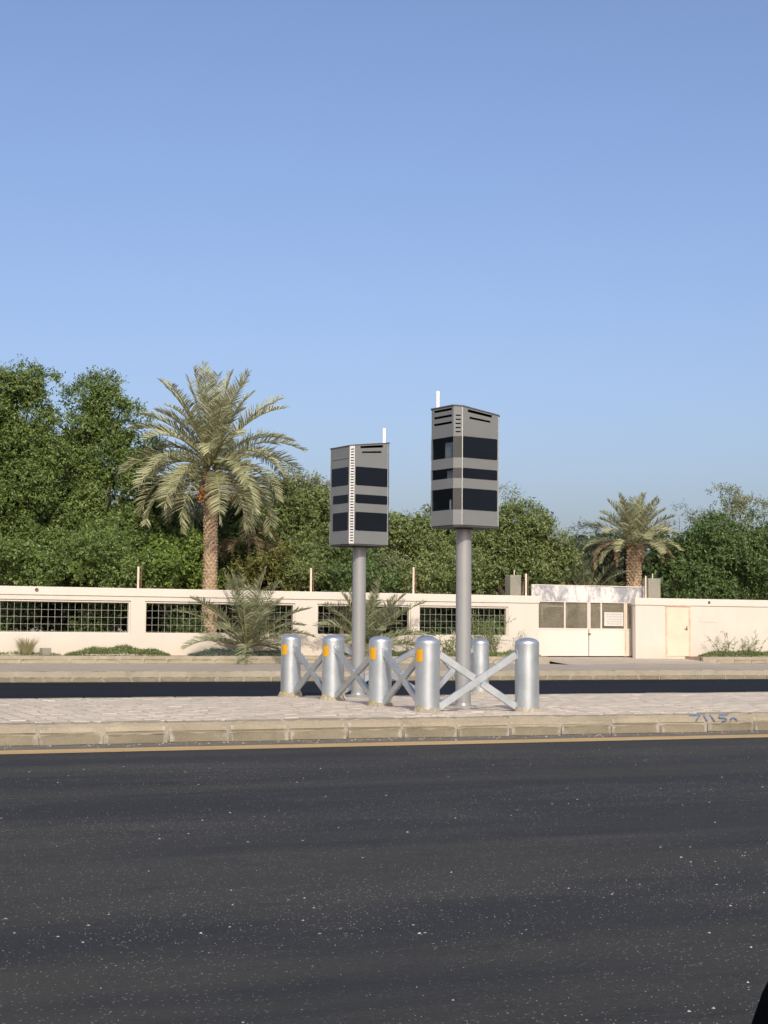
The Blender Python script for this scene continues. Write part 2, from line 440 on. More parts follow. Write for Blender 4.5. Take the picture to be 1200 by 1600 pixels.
# median: bed, then paving blocks, the nearest in view each an object of its own
_ys = (17.62, 20.0, FAR_EDGE - .02); med = MB().add([(x, y, z) for y in _ys for x, z in ((-20, -.02), (60, -.02), (60, MED - .016 - drop(y)), (-20, MED - .016 - drop(y)))], [(0, 1, 2, 3), (11, 10, 9, 8)] + [(4 * k + i, 4 * k + 4 + i, 4 * k + 4 + (i + 1) % 4, 4 * k + (i + 1) % 4) for k in (0, 1) for i in range(4)]).build('median', M['joint']); tag(med, 'raised paved median between the two roads', kind='structure')
PX, PY = .22, .22
blk = [MB().box(-PX / 2 + .013, PX / 2 - .013, -PY / 2 + .006, PY / 2 - .006, -.03, 0) for _ in range(1)][0]
pm = blk.mesh('paving_block', M['paver'], bevel=.006)
cells = []
nx, ny = int(18 / PX), int((FAR_EDGE - .17 - 17.80) / PY)
obstacles = [(8.395, 24.2), (8.532, 22.6), (8.492, 20.55), (8.496, 18.9), (9.922, 18.75), (11.88, 24.2), (10.88, 24.2), (9.17, 24.2), (9.45, 23.75), (9.58, 20.1)]
rest = MB()
for j in range(ny):
    for i in range(-30, nx + 30):
        x = 2.0 + (i + .5) * PX; y = 17.815 + (j + .5) * PY
        if any((x - a) ** 2 + (y - b) ** 2 < .03 for a, b in obstacles): continue
        cells.append((x, y))
cells.sort(key=lambda c: (0 if 2.6 < c[0] < 15.2 and not (8.2 < c[0] < 10.2 and c[1] > 19.2) else 1, c[1]))
for k, (x, y) in enumerate(cells):
    dz = MED - drop(y) + rng.uniform(-.003, .003) + (rng.random() < .06) * rng.uniform(-.008, .004)
    dx, dy, a = rng.uniform(-.004, .004), rng.uniform(-.004, .004), rng.uniform(-.02, .02)
    tx, ty = rng.uniform(-.010, .010), rng.uniform(-.016, .016)
    if k < 300:
        o = bpy.data.objects.new('paving_block', pm); o.location = (x + dx, y + dy, dz); o.rotation_euler = (tx, ty, a); link(o, med)
    else:
        hx, hy = PX / 2 - .013, PY / 2 - .006; b = len(rest.v)
        c, s = math.cos(a), math.sin(a)
        for (p, q, z, sh) in [(-hx, -hy, -.03, 1), (hx, -hy, -.03, 1), (hx, hy, -.03, 1), (-hx, hy, -.03, 1), (-hx, -hy, -.005, 1), (hx, -hy, -.005, 1), (hx, hy, -.005, 1), (-hx, hy, -.005, 1),
                              (-hx + .006, -hy + .006, 0, 1), (hx - .006, -hy + .006, 0, 1), (hx - .006, hy - .006, 0, 1), (-hx + .006, hy - .006, 0, 1)]:
            rest.v.append((x + dx + p * c - q * s, y + dy + p * s + q * c, dz + z + p * -ty + q * tx))
        rest.f += [tuple(i2 + b for i2 in f) for f in [(0, 1, 5, 4), (1, 2, 6, 5), (2, 3, 7, 6), (3, 0, 4, 7), (4, 5, 9, 8), (5, 6, 10, 9), (6, 7, 11, 10), (7, 4, 8, 11), (8, 9, 10, 11)]]
o = rest.build('paving_blocks', M['paver'], med); o['kind'] = 'stuff'

def stone_variants(name, L, depth, h, mat, top_slope, n=6, chip=.012, seed=1):
    r = random.Random(seed); out = []
    for k in range(n):
        bm = bmesh.new(); bmesh.ops.create_cube(bm, size=1)
        bmesh.ops.scale(bm, vec=(L - .022, depth, h), verts=bm.verts)
        bmesh.ops.translate(bm, vec=(0, depth / 2, h / 2), verts=bm.verts)
        for v in bm.verts:
            if v.co.z > h * .9 and v.co.y < depth * .5: v.co.y += top_slope
        bmesh.ops.bevel(bm, geom=list(bm.edges), offset=.014, segments=2, affect='EDGES')
        es = [e for e in bm.edges if abs(e.verts[0].co.x - e.verts[1].co.x) > L * .6]
        bmesh.ops.subdivide_edges(bm, edges=es, cuts=5, use_grid_fill=True)
        for v in bm.verts:
            if v.co.y < depth * .7 and v.co.z > .01:
                edge = v.co.z > h * .8 or abs(v.co.x) > L * .44
                c = chip * (2.4 if edge and r.random() < .3 else .5)
                v.co.y += r.uniform(0, c); v.co.z -= r.uniform(0, c) * (v.co.z > h * .6)
        me = bpy.data.meshes.new(name); bm.to_mesh(me); bm.free(); me.materials.append(mat); out.append(me)
    return out

def kerb_line(name, label, x0, x1, y, tiers, L, back, ztop, gaps=()):
    """tiers: (z0, height, depth, setback, material, slope)"""
    root = MB()
    segs = []; cur = x0
    for g0, g1 in gaps: segs.append((cur, g0)); cur = g1
    segs.append((cur, x1))
    for a, b in segs: root.box(a, b, y + .055, y + back, -.02 if tiers[0][0] < .1 else tiers[0][0] - .05, ztop - .012)
    ro = root.build(name, M['mortar']); tag(ro, label, kind='structure')
    r = random.Random(int(y * 10))
    for (z0, h, d, sb, mat, slope) in tiers:
        vs = stone_variants('kerb_stone', L, d, h, mat, slope, seed=int(y * 7 + z0 * 100))
        x = x0 + L * .27
        while x < x1:
            if all(any(a <= xx <= b for a, b in segs) for xx in (x - L / 2 + .02, x + L / 2 - .02)):
                o = bpy.data.objects.new('kerb_stone', r.choice(vs))
                o.location = (x + r.uniform(-.006, .006), y + sb + r.uniform(0, .012), z0 + r.uniform(-.006, .003)); o.rotation_euler = (r.uniform(-.01, .01), r.uniform(-.006, .006), r.uniform(-.008, .008))
                link(o, ro)
            x += L
    return ro
near_kerb = kerb_line('near_kerb', 'two-tier weathered concrete kerb along the near side of the median', .3, 22, 17.46,
          [(0.0, .122, .2, 0.0, M['kerb_low'], .006), (.130, .117, .28, .03, M['kerb'], .035)], .74, .36, MED)
kerb_line('median_back_kerb', 'kerb on the far side of the median', 0, 30, FAR_EDGE - .16, [(0.09, .127, .17, 0, M['kerb'], 0.0)], .74, .16, MED - .03)
far_kerb = kerb_line('far_kerb', 'two-tier concrete kerb below the far sidewalk', 2.5, 42, 37.2,
          [(0.0, .128, .2, 0.0, M['kerb_low'], .01), (.136, .128, .28, .05, M['kerb'], .05)], .72, .36, SW)
GATE_X0, GATE_X1 = 24.6, 30.6
upper_kerb = kerb_line('upper_kerb', 'low kerb edging the planted verge below the wall', 2.5, 46, 44.85,
          [(SW, .12, .18, 0.0, M['kerb'], .01), (SW + .125, .118, .16, .03, M['kerb'], .02)], .72, .22, VG, gaps=((GATE_X0, GATE_X1),))
sw = MB().box(-40, 110, 37.5, 44.95, -.02, SW).build('sidewalk', M['side']); tag(sw, 'worn concrete sidewalk in front of the boundary wall', kind='structure')
vb = MB().box(-40, GATE_X0, 45.02, 46.05, .1, VG - .004).box(GATE_X1, 110, 45.02, 46.05, .1, VG - .004).build('verge', M['sand']); tag(vb, 'sandy planted strip along the foot of the wall', kind='structure')
rp = MB().add([(GATE_X0, 43.6, SW + .004), (GATE_X1, 43.6, SW + .004), (GATE_X1, 46.9, .47), (GATE_X0, 46.9, .47)], [(0, 1, 2, 3)]).build('driveway_ramp', M['side']); tag(rp, 'sloped concrete apron leading up to the gate', kind='structure')

# loose chippings on the asphalt and grit against the kerb
def pebbles(name, pts, label):
    V = []; Fc = []
    base = np.array([(1, 0, 0), (-.5, .87, 0), (-.5, -.87, 0), (0, 0, .7)], dtype=float)
    for (x, y, z, s) in pts:
        a = rng.uniform(0, 6.28); c, sn = math.cos(a), math.sin(a); sx, sy = s * rng.uniform(.7, 1.5), s * rng.uniform(.6, 1.1)
        b = len(V)
        for p in base: V.append((x + (p[0] * c - p[1] * sn) * sx, y + (p[0] * sn + p[1] * c) * sy, z + p[2] * s * rng.uniform(.6, 1.1)))
        Fc += [(b, b + 1, b + 3), (b + 1, b + 2, b + 3), (b + 2, b, b + 3)]
    o = np_mesh(name, np.array(V), np.array(Fc), M['stone'], tri=True)
    return tag(o, label, 'gravel', kind='stuff')
pts = []
for k in range(11000):
    y = 4.3 + 13.0 * rng.random() ** 1.35
    x = (y * .414) + (rng.random() - .5) * y * .66
    if math.sin(y * 1.9 + .8 * math.sin(x * .5)) + rng.uniform(-.9, .9) < -.35: continue
    pts.append((x, y, .0005, (rng.uniform(.0015, .0036) if rng.random() < .975 else rng.uniform(.005, .010))))
pebbles('loose_chippings', pts, 'pale stone chips scattered over the near asphalt')
pts = []
for k in range(2600):
    x = rng.uniform(1.5, 16); y = 17.45 - abs(rng.gauss(0, .16))
    pts.append((x, y, .002, rng.uniform(.003, .010) if rng.random() < .93 else rng.uniform(.010, .024)))
pebbles('kerb_grit', pts, 'grit and small stones lying against the near kerb')

# blue graffiti on the kerb's upper stone
def stroke(mb, pts, wd, y0, sl):
    for a, b in zip(pts[:-1], pts[1:]):
        A = Vector((a[0], y0 + (a[1] - .13) * sl, a[1])); B = Vector((b[0], y0 + (b[1] - .13) * sl, b[1]))
        mb.bar(A, B, .004, wd, up=(.3, 0, 1) if abs(b[0] - a[0]) < .03 else (0, 0, 1))
    return mb
g = MB()
for pl in ([(11.71, .228), (11.88, .232), (11.80, .152)], [(11.93, .228), (11.985, .150)], [(12.03, .235), (12.10, .150)],
           [(12.32, .232), (12.19, .230), (12.17, .196), (12.27, .188), (12.29, .160), (12.22, .146)], [(12.35, .150), (12.36, .178), (12.41, .190), (12.45, .172), (12.45, .148)]):
    stroke(g, pl, .018, 17.480, .30)
tag(g.build('graffiti', M['blue'], near_kerb), 'blue spray painted scrawl on the kerb')

# ------------------------------------------------------------------ boundary wall
WY = 46.0
def wall_section(name, label, x0, x1, opens, left_ret=False):
    root = empty(name, ((x0 + x1) / 2, WY, VG)); tag(root, label, 'wall')
    off = root.location
    def put(mb, nm, mat, bevel=0, smooth=False, parent=root):
        mb.v = [(v[0] - off.x, v[1] - off.y, v[2] - off.z) for v in mb.v]
        o = mb.build(nm, mat, None, smooth, bevel); o.parent = parent; return o
    big = [(a - .05, b + .05, 1.18 - .03, 2.08 + .06) for a, b in opens]
    small = [(a, b, 1.18, 2.08) for a, b in opens]
    put(panel(x0, x1, .2, 2.27, big, WY, WY + .045), 'wall_face', M['wall'])
    put(panel(x0, x1, .2, 2.27, small, WY + .045, WY + .2), 'wall_core', M['wall'])
    put(MB().box(x0 - (.0 if not left_ret else .03), x1 + .03, WY - .035, WY + .235, 2.27, 2.52), 'coping', M['coping'], .012)
    return root, put
left_open = [(2.0, 5.3), (5.75, 10.76), (11.3, 16.03), (16.87, 20.02), (20.41, 23.58)]
wl, put = wall_section('boundary_wall', 'long cream wall with grilled openings left of the gate', -12, 24.78, left_open)
for a, b in left_open[1:]:
    mb = MB(); n = round((b - a) / .2)
    for k in range(n + 1):
        x = a + .012 + (b - a - .024) * k / n
        mb.box(x - .003, x + .003, WY + .12, WY + .138, 1.18, 2.08)
    for k in range(5):
        z = 1.20 + .86 * k / 4
        mb.box(a, b, WY + .1385, WY + .15, z - .003, z + .003)
    put(mb, 'grille', M['grille'])
for x, z in ((11.07, 3.19), (16.67, 3.27), (20.24, 3.39), (24.4, 3.27)):
    put(MB().tube([(x, WY + .2, 2.0), (x, WY + .2, z)], .036, 10), 'fence_post', M['post'], smooth=True)
    put(MB().tube([(x + (.1 if x < 20 else .12), WY + .26, 2.0), (x + .11, WY + .26, z - .02)], .016, 6), 'rusty_rod', M['rust'])
put(MB().lathe([(.055, 0), (.055, .02), (.04, .022), (.04, .006)], 14).xf(Matrix.Translation((7.97, WY - .034, 2.42)) @ Matrix.Rotation(R(90), 4, 'X')), 'drain_pipe', M['rust'])
wr, put = wall_section('boundary_wall', 'plain cream wall with a narrow door right of the gate', 28.58, 60, [], True)
# door in the right wall: frame, leaf, handle
dr = put(MB().box(29.86, 30.75, WY - .022, WY - .002, VG, 2.235), 'door', M['door'], .004)
for mb, nm in ((MB().box(29.80, 29.858, WY - .034, WY - .001, VG - .02, 2.262), 'door_frame'), (MB().box(30.752, 30.82, WY - .034, WY - .001, VG - .02, 2.262), 'door_frame'),
               (MB().box(29.78, 30.84, WY - .06, WY - .036, 2.238, 2.268), 'lintel')):
    put(mb, nm, M['doorframe'], .004, parent=wr)
put(MB().bar((30.66, WY - .026, 1.40), (30.66, WY - .026, 1.55), .035, .03, up=(0, 1, 0)).bar((30.56, WY - .045, 1.46), (30.68, WY - .045, 1.46), .018, .02), 'door_handle', M['rust'], parent=wr)
put(MB().box(31.18, 31.96, WY - .012, WY - .001, 1.71, 1.91), 'faded_plate', M['plate'])
put(MB().lathe([(.05, 0), (.05, .02), (.036, .022), (.036, .006)], 14).xf(Matrix.Translation((31.59, WY - .034, 2.40)) @ Matrix.Rotation(R(90), 4, 'X')), 'drain_pipe', M['rust'])
put(MB().tube([(29.12, WY + .2, 2.0), (29.12, WY + .2, 3.29)], .03, 10), 'fence_post', M['post'], smooth=True)

def pillar(x0, x1, label, plank=False):
    root = empty('gate_pillar', ((x0 + x1) / 2, WY + .5, .4)); tag(root, label, 'pillar', 'raw concrete pillars beside the gate')
    w2 = (x1 - x0) / 2
    MB().box(-w2, w2, -.2, .2, 0, 2.82).build('shaft', M['conc'], root, bevel=.012)
    MB().tube([(.04, 0, 2.80), (.045, 0, 3.0)], .02, 6).build('steel_stub', M['post'], root)
    if plank: MB().bar((w2 + .05, -.16, 2.1), (w2 + .17, -.05, 2.62), .05, .12, up=(0, 1, 0)).build('leaning_plank', M['bark'], root)
pillar(23.86, 24.27, 'raw concrete pillar rising behind the wall left of the gate', True)
pillar(29.30, 29.80, 'raw concrete pillar rising behind the wall right of the gate')

# ------------------------------------------------------------------ gate
GY = 46.6
gate = empty('metal_gate', (27.0, GY, .46)); tag(gate, 'white double-leaf metal gate with mesh windows and flaking header panel', 'gate')
def gput(mb, nm, mat, parent=gate, bevel=0):
    mb.v = [(v[0] - 27.0, v[1] - GY, v[2] - .46) for v in mb.v]
    o = mb.build(nm, mat, None, False, bevel); o.parent = parent; return o
gput(MB().box(24.82, 27.055, GY - .02, GY + .03, 2.36, 2.90), 'header_panel', M['header'], bevel=.005)
gput(MB().box(27.065, 29.38, GY - .02, GY + .03, 2.36, 2.885), 'header_panel', M['header'], bevel=.005)
gput(MB().box(24.82, 29.38, GY - .03, GY + .04, 2.902, 2.93), 'header_cap', M['gate'])
def leaf(x0, x1, muls):
    lf = gput(MB().box(x0, x1, GY - .02, GY + .01, .49, 1.44), 'gate_leaf', M['gate'], bevel=.004)
    fr = MB()
    for a in (x0 + .02, *muls, x1 - .02): fr.box(a - .025, a + .025, GY - .028, GY + .014, 1.441, 2.333)
    fr.box(x0, x1, GY - .032, GY + .018, 2.334, 2.358); fr.box(x0, x1, GY - .034, GY - .021, 1.40, 1.443)
    gput(fr, 'frame', M['gate'])
    gput(MB().box(x0 + .045, x1 - .045, GY + .016, GY + .019, 1.445, 2.33), 'mesh_panel', M['mesh'])
leaf(25.0, 27.045, (26.11,)); leaf(27.075, 28.52, (27.55,)); leaf(28.55, 28.82, ())
gput(MB().box(28.505, 28.545, GY - .04, GY + .03, .47, 2.36), 'hinge_post', M['doorframe'])
gput(MB().bar((27.02, GY - .04, 1.25), (27.12, GY - .04, 1.25), .03, .05), 'bolt', M['rust'])
board = empty('notice_board', (28.045, GY - .04, 1.53)); tag(board, 'white notice board with lines of writing hung on the gate mesh', 'sign')
MB().box(-.385, .385, -.008, .008, 0, .48).build('board', M['board'], board, bevel=.003)
r2 = random.Random(3); mb = MB()
for k, (z, hh) in enumerate(((.405, .05), (.32, .035), (.235, .045), (.155, .035), (.075, .035))):
    x = -.33 + r2.uniform(0, .08)
    while x < .31:
        ww = r2.uniform(.03, .10); pts_ = []
        for i in range(4): pts_.append((x + ww * i / 3, -.0105, z + r2.uniform(-.4, .4) * hh * .5))
        for a, b in zip(pts_[:-1], pts_[1:]): mb.bar(a, b, .003, .016)
        if r2.random() < .6: mb.bar((x + ww * .5, -.0105, z - hh * .1), (x + ww * .52, -.0105, z + hh * .7), .003, .009, up=(1, 0, 0))
        x += ww + r2.uniform(.015, .05)
mb.build('writing', M['ink'], board)['kind'] = 'stuff'
# a pale steel frame standing in the yard behind the gate
fr = MB(); X0, X1, Yf = 26.15, 27.15, 48.3
for x in (X0, X1): fr.box(x - .02, x + .02, Yf - .02, Yf + .02, .42, 2.25)
fr.box(X0 + .02, X1 - .02, Yf - .018, Yf + .018, 2.21, 2.25); fr.box(X0 + .02, X1 - .02, Yf - .018, Yf + .018, 1.45, 1.49)
tag(fr.build('steel_frame', M['grille']), 'pale rectangular steel frame in the yard behind the gate', 'frame')

# ------------------------------------------------------------------ bollards and cross braces
BR = .165
def bollard(x, y, label, sticker, seed, h=1.0, r=BR):
    rr = random.Random(seed)
    root = empty('bollard', (x, y, MED), rr.uniform(0, 6.28)); tag(root, label, 'bollard', 'galvanised bollards round the camera poles')
    MB().lathe([(r, -.07), (r, .3), (r, .6), (r, h - .092)], 40).build('post', M['galv'], root, True)
    prof = [(r + .0015, h - .0915), (r + .0015, h - .085)] + [(r * math.cos(t) + .0005, h - .08 + .08 * math.sin(t)) for t in (0.1, .3, .5, .75, 1.0, 1.25, 1.45)] + [(.004, h)]
    MB().lathe(prof, 40).build('cap', M['galv'], root, True)
    # crumbly mortar collar at the foot
    n = 30; vs = []; fs = []
    for k in range(n):
        a = 2 * math.pi * k / n; ro = r + rr.uniform(.02, .07); hh = rr.uniform(.012, .055)
        vs += [(ro * math.cos(a), ro * math.sin(a), -.045), ((r + .012) * math.cos(a), (r + .012) * math.sin(a), hh), ((r - .01) * math.cos(a), (r - .01) * math.sin(a), hh + .006)]
    for k in range(n):
        a, b = 3 * k, 3 * ((k + 1) % n)
        fs += [(a, b, b + 1, a + 1), (a + 1, b + 1, b + 2, a + 2)]
    MB().add(vs, fs).build('mortar_collar', M['mortar'], root)
    if sticker:
        # faces the oncoming lane to the left of the picture
        a0 = math.atan2(-y, -x) - root.rotation_euler.z
        vs = []; fs = []; m = 8; ang0, ang1 = a0 - R(64), a0 - R(22)
        for k in range(m + 1):
            a = ang0 + (ang1 - ang0) * k / m
            for z in (.665, .83): vs.append(((r + .003) * math.cos(a), (r + .003) * math.sin(a), z))
        for k in range(m): fs.append((2 * k, 2 * k + 2, 2 * k + 3, 2 * k + 1))
        MB().add(vs, fs).build('reflective_sticker', M['sticker'], root, True)
        vs = []; fs = []
        for k in range(m + 1):
            a = ang0 + (ang1 - ang0) * (k / m) + rr.uniform(-.05, .05)
            for z in (.015, rr.uniform(.045, .085)): vs.append(((r + .004) * math.cos(a), (r + .004) * math.sin(a), z))
        for k in range(m): fs.append((2 * k, 2 * k + 2, 2 * k + 3, 2 * k + 1))
        MB().add(vs, fs).build('yellow_mark', M['yellow'], root)
    return Vector((x, y, MED))
b1 = bollard(8.395, 24.2, 'leftmost galvanised bollard with orange sticker, farthest of the front row', True, 1)
b2 = bollard(8.532, 22.6, 'galvanised bollard with orange sticker, second from the left', True, 2)
b3 = bollard(8.492, 20.55, 'galvanised bollard with orange sticker, third from the left', True, 3)
b4 = bollard(8.496, 18.9, 'nearest galvanised bollard with orange sticker, fourth from the left', True, 4)
b5 = bollard(9.922, 18.75, 'rightmost galvanised bollard without sticker at the end of the large cross brace', False, 5)
b6 = bollard(11.88, 24.2, 'galvanised bollard standing behind the cross brace, right of the taller camera pole', False, 6, .955, .158)
b7 = bollard(10.86, 24.2, 'galvanised bollard almost hidden behind the nearest stickered bollard', False, 7)
b8 = bollard(9.17, 24.2, 'galvanised bollard hidden behind the second bollard from the left', False, 8)

def cross_brace(p, q, label, lo=.055, hi=.765, w=.098, t=.05, side=0):
    d = (q - p); L = d.length; u = d.normalized()
    root = empty('cross_brace', tuple((p + q) / 2)); tag(root, label, 'brace', 'steel cross braces between the bollards')
    n = Vector((u.y, -u.x, 0))
    if n.y > 0: n = -n
    e = L / 2 - BR + .004
    for k, (z0, z1, off) in enumerate(((lo, hi, .0), (hi, lo, .002))):
        a = -u * e + Vector((0, 0, z0)) + n * (off); b = u * e + Vector((0, 0, z1)) + n * (off)
        if k == 0:
            MB().bar(a, b, t, w).build('brace_bar', M['galv'], root, bevel=.006)
        else:   # second bar is two halves butted against the first
            m = (a + b) / 2; g = (b - a).normalized() * (w * .62)
            for s, eN in ((a, m - g), (m + g, b)):
                MB().bar(s, eN, t, w).build('brace_bar', M['galv'], root, bevel=.006)
    for sg in (-1, 1):
        c = u * (sg * (e + .003)) + Vector((0, 0, hi))
        MB().bar(c + Vector((0, 0, -.065)), c + Vector((0, 0, .065)), .012, .085, up=n).build('end_plate', M['galv'], root)
    return root
cross_brace(b1, b2, 'galvanised cross brace between the two leftmost stickered bollards')
cross_brace(b2, b3, 'galvanised cross brace between second and third stickered bollards')
cross_brace(b3, b4, 'galvanised cross brace between third and nearest stickered bollards')
cross_brace(b4, b5, 'large galvanised cross brace in front, left of the rightmost bollard')
cross_brace(b8, b7, 'galvanised cross brace at the back, behind the shorter camera pole')
cross_brace(b7, b6, 'short galvanised cross brace at the back, behind the taller camera pole')

# ------------------------------------------------------------------ speed cameras
CW, CD, CH, CC, CS = .80, .72, 1.62, .095, .06     # width, depth, low-side height, plain chamfer, perforated chamfer
RISE = .10
def top_shift(x, z):
    """the roof falls from the -x side to the +x side"""
    k = max(0.0, min(1.0, (z - 1.32) / (CH - 1.32)))
    return z + k * RISE * (CW / 2 - x) / CW
BANDS = ((.23, .535), (.68, .825), (.975, 1.28))
def rrect(u0, u1, z0, z1, r, t0, t1):
    pts = []
    for cx, cz, a0 in ((u1 - r, z1 - r, 0), (u0 + r, z1 - r, 90), (u0 + r, z0 + r, 180), (u1 - r, z0 + r, 270)):
        for k in range(5): pts.append((cx + r * math.cos(R(a0 + 22.5 * k)), cz + r * math.sin(R(a0 + 22.5 * k))))
    n = len(pts); vs = [(p[0], t0, p[1]) for p in pts] + [(p[0], t1, p[1]) for p in pts]
    fs = [tuple(range(n)), tuple(range(2 * n - 1, n - 1, -1))] + [(k, k + n, (k + 1) % n + n, (k + 1) % n) for k in range(n)]
    return MB().add(vs, fs)
def speed_camera(x, y, zb, rz, label, hatch):
    root = empty('speed_camera', (x, y, MED), 0); tag(root, label, 'speed camera')
    cz = zb - MED
    MB().lathe([(.112, -.05), (.112, cz - .02)], 36).build('pole', M['pole'], root, True)
    MB().lathe([(.113, .94), (.113, .952)], 36, cap=False).build('weld_band', M['pole'], root, True)
    MB().lathe([(.2, -.05), (.2, .012), (.125, .014), (.113, .05)], 24).build('base_flange', M['pole'], root, True)
    head = empty('housing', (0, 0, cz), rz); head.parent = root
    def face(mb, a, b, nm, mat, parent=head, inner=True, bevel=0):
        """place a (u, t, z) slab on the wall running a->b; t is outward"""
        a = Vector((*a, 0)); b = Vector((*b, 0)); u = (b - a).normalized(); n = Vector((u.y, -u.x, 0))
        out = []
        for (p, t, z) in mb.v:
            q = a + u * p + n * t; out.append((q.x, q.y, top_shift(q.x, z)))
        mb.v = out
        return mb.build(nm, mat, parent, False, bevel)
    w, d = CW / 2, CD / 2
    A0, A1 = (-w, -d + CC), (-w + CC, -d)          # plain chamfer, front high side
    B0, B1 = (w - CS, -d), (w, -d + CS)
    C0, C1 = (w, d - CS), (w - CS, d)
    D0, D1 = (-w + CC, d), (-w, d - CC)
    T = .018
    def ln(a, b): return math.hypot(b[0] - a[0], b[1] - a[1])
    # front (-y) and back (+y) panels: roof-parallel slots, three dark windows
    for a, b, rev in ((A1, B0, 0), (C1, D0, 1)):
        L = ln(a, b); s = (lambda u0, u1: (u0, u1)) if not rev else (lambda u0, u1: (L - u1, L - u0))
        slots = [(*s(.09, L - .11), 1.568, 1.602), (*s(.12, L - .14), 1.495, 1.520)]
        face(panel(0, L, .012, CH, slots, -T, 0), a, b, 'side_panel', M['case'])
        for z0, z1 in BANDS:
            u0, u1 = s(.003, L - .018)
            face(rrect(u0, u1, z0, z1, .02, .001, .005), a, b, 'window', M['dark'])
    # high side (-x): glazed openings with the instruments behind
    a, b = D1, A0; L = ln(a, b)
    holes = [(.012, L - .004, z0, z1) for z0, z1 in BANDS] + [(.05, L - .04, z, z + .026) for z in (1.43, 1.505, 1.575)]
    face(panel(0, L, .012, CH, holes, -T, 0), a, b, 'side_panel', M['case'])
    for z0, z1 in BANDS:
        face(MB().box(.010, L - .002, -.012, -.006, z0 - .004, z1 + .004), a, b, 'window_pane', M['glass'])
    # low side (+x): three framed windows, seam and latch
    a, b = B1, C0; L = ln(a, b)
    face(panel(0, L, .012, CH, [(.0, L - .03, 1.412, 1.42)], -T, 0), a, b, 'side_panel', M['case'])
    for k, (z0, z1) in enumerate(BANDS):
        face(rrect(.05 if k == 2 else .10, L - .035, z0 + .004, z1 - .004, .014, .001, .005), a, b, 'window', M['dark'])
    face(MB().box(.005, .045, .002, .014, .42, .68), a, b, 'latch', M['lid'], bevel=.006)
    # plain chamfers with smoked bands and a pale trim
    for a, b, fr_ in ((A0, A1, 1), (D0, D1, 0)):
        L = ln(a, b)
        face(panel(0, L, .012, CH, [(.03, L - .03, 1.33 + .045 * k, 1.345 + .045 * k) for k in range(5)], -T, 0), a, b, 'corner_panel', M['case'])
        for z0, z1 in BANDS: face(MB().box(.002, L - .002, .001, .004, z0, z1), a, b, 'smoked_band', M['tint'])
        u = L - .012 if fr_ else .0
        face(MB().box(u + .004, u + .011, .0045, .009, .014, CH - .01), a, b, 'trim', M['alu'])
    # perforated corner strips
    for a, b in ((B0, B1), (C0, C1)):
        L = ln(a, b)
        face(panel(0, L, .012, CH, [(.018, L - .012, .05 + .0455 * k, .068 + .0455 * k) for k in range(34)], -.006, .002), a, b, 'perforated_strip', M['alu'])
    # instruments behind the glass, among black fillers that darken the inside
    MB().box(.02, w - .05, -d + .05, d - .05, .03, 1.32).build('dark_core', M['black'], head)  # added black core standing in for the unlit depth of the case
    for sy in (-1, 1): MB().box(-w + .10, .018, sy * (d - .030) - .004, sy * (d - .030) + .004, .032, 1.32).build('blackout_lining', M['black'], head)  # added black sheets covering the panel backs so the interior stays dark
    ic = MB().box(-w + .075, w - .06, -d + .075, d - .075, 1.325, 1.612); ic.v = [(a_, b_, top_shift(a_, c_)) for a_, b_, c_ in ic.v]; ic.build('slot_blackout', M['black'], head)  # added black block: no sky shows through the slots, they read as shade
    un = MB().box(-.30, -.08, -.20, .06, .985, 1.22); u_o = un.build('instrument', M['unit'], head, bevel=.008)
    rb = MB()
    for k in range(8): rb.box(-.312, -.301, -.19, .05, 1.0 + .026 * k, 1.013 + .026 * k)
    rb.build('rib', M['unit'], u_o)
    MB().box(-.30, -.08, -.12, .02, .69, .815).build('instrument', M['unit'], head, bevel=.006)
    MB().lathe([(.02, 0), (.022, .10), (.012, .15)], 12, (-.3, -.08, .24)).build('instrument', M['unit'], head, True)
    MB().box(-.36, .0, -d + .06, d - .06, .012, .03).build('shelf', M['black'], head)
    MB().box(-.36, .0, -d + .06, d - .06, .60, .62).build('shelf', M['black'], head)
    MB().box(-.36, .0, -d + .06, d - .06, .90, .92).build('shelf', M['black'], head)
    # roof and underside
    ring = [A0, A1, B0, B1, C0, C1, D0, D1]
    def plate(nm, mat, z, th, grow, slope):
        vs = []
        for dz in (0, th):
            for p in ring:
                g = 1 + grow / w; q = (p[0] * g, p[1] * g)
                vs.append((q[0], q[1], (top_shift(q[0], z) if slope else z) + dz))
        n = 8
        return MB().add(vs, [tuple(reversed(range(n))), tuple(range(n, 2 * n))] + [(k, (k + 1) % n, (k + 1) % n + n, k + n) for k in range(n)]).build(nm, mat, head)
    plate('roof', M['lid'], CH + .0005, .014, .012, True)
    plate('underside', M['under'], -.012, .022, -.012, False)
    MB().lathe([(.135, -.03), (.135, -.0125)], 24).build('collar', M['under'], head, True)
    zt = top_shift(-.31, CH) + .0145
    MB().lathe([(.034, zt), (.034, zt + .02), (.027, zt + .022), (.027, zt + .25), (.020, zt + .262)], 16, (-.36, .17, 0)).build('antenna', M['white'], head, True)
    if hatch:
        # raised inspection hatch on the side facing the road
        a0 = math.atan2(-y, -x) + R(18); m = 12
        for nm, (z0, z1), hw, off, mt in (('hatch', (1.25, 1.82), 34, .116, M['pole']),):
            vs = []; fs = []
            for k in range(m + 1):
                a = a0 + R(hw) * (2 * k / m - 1)
                for rr_, z in ((.111, z0), (off, z0), (off, z1), (.111, z1)): vs.append((rr_ * math.cos(a), rr_ * math.sin(a), z))
            for k in range(m):
                for j in range(3): fs.append((4 * k + j, 4 * k + 4 + j, 4 * k + 5 + j, 4 * k + 1 + j))
            fs += [(0, 1, 2, 3), (4 * m + 3, 4 * m + 2, 4 * m + 1, 4 * m)]
            MB().add(vs, fs).build(nm, mt, root)
    return root
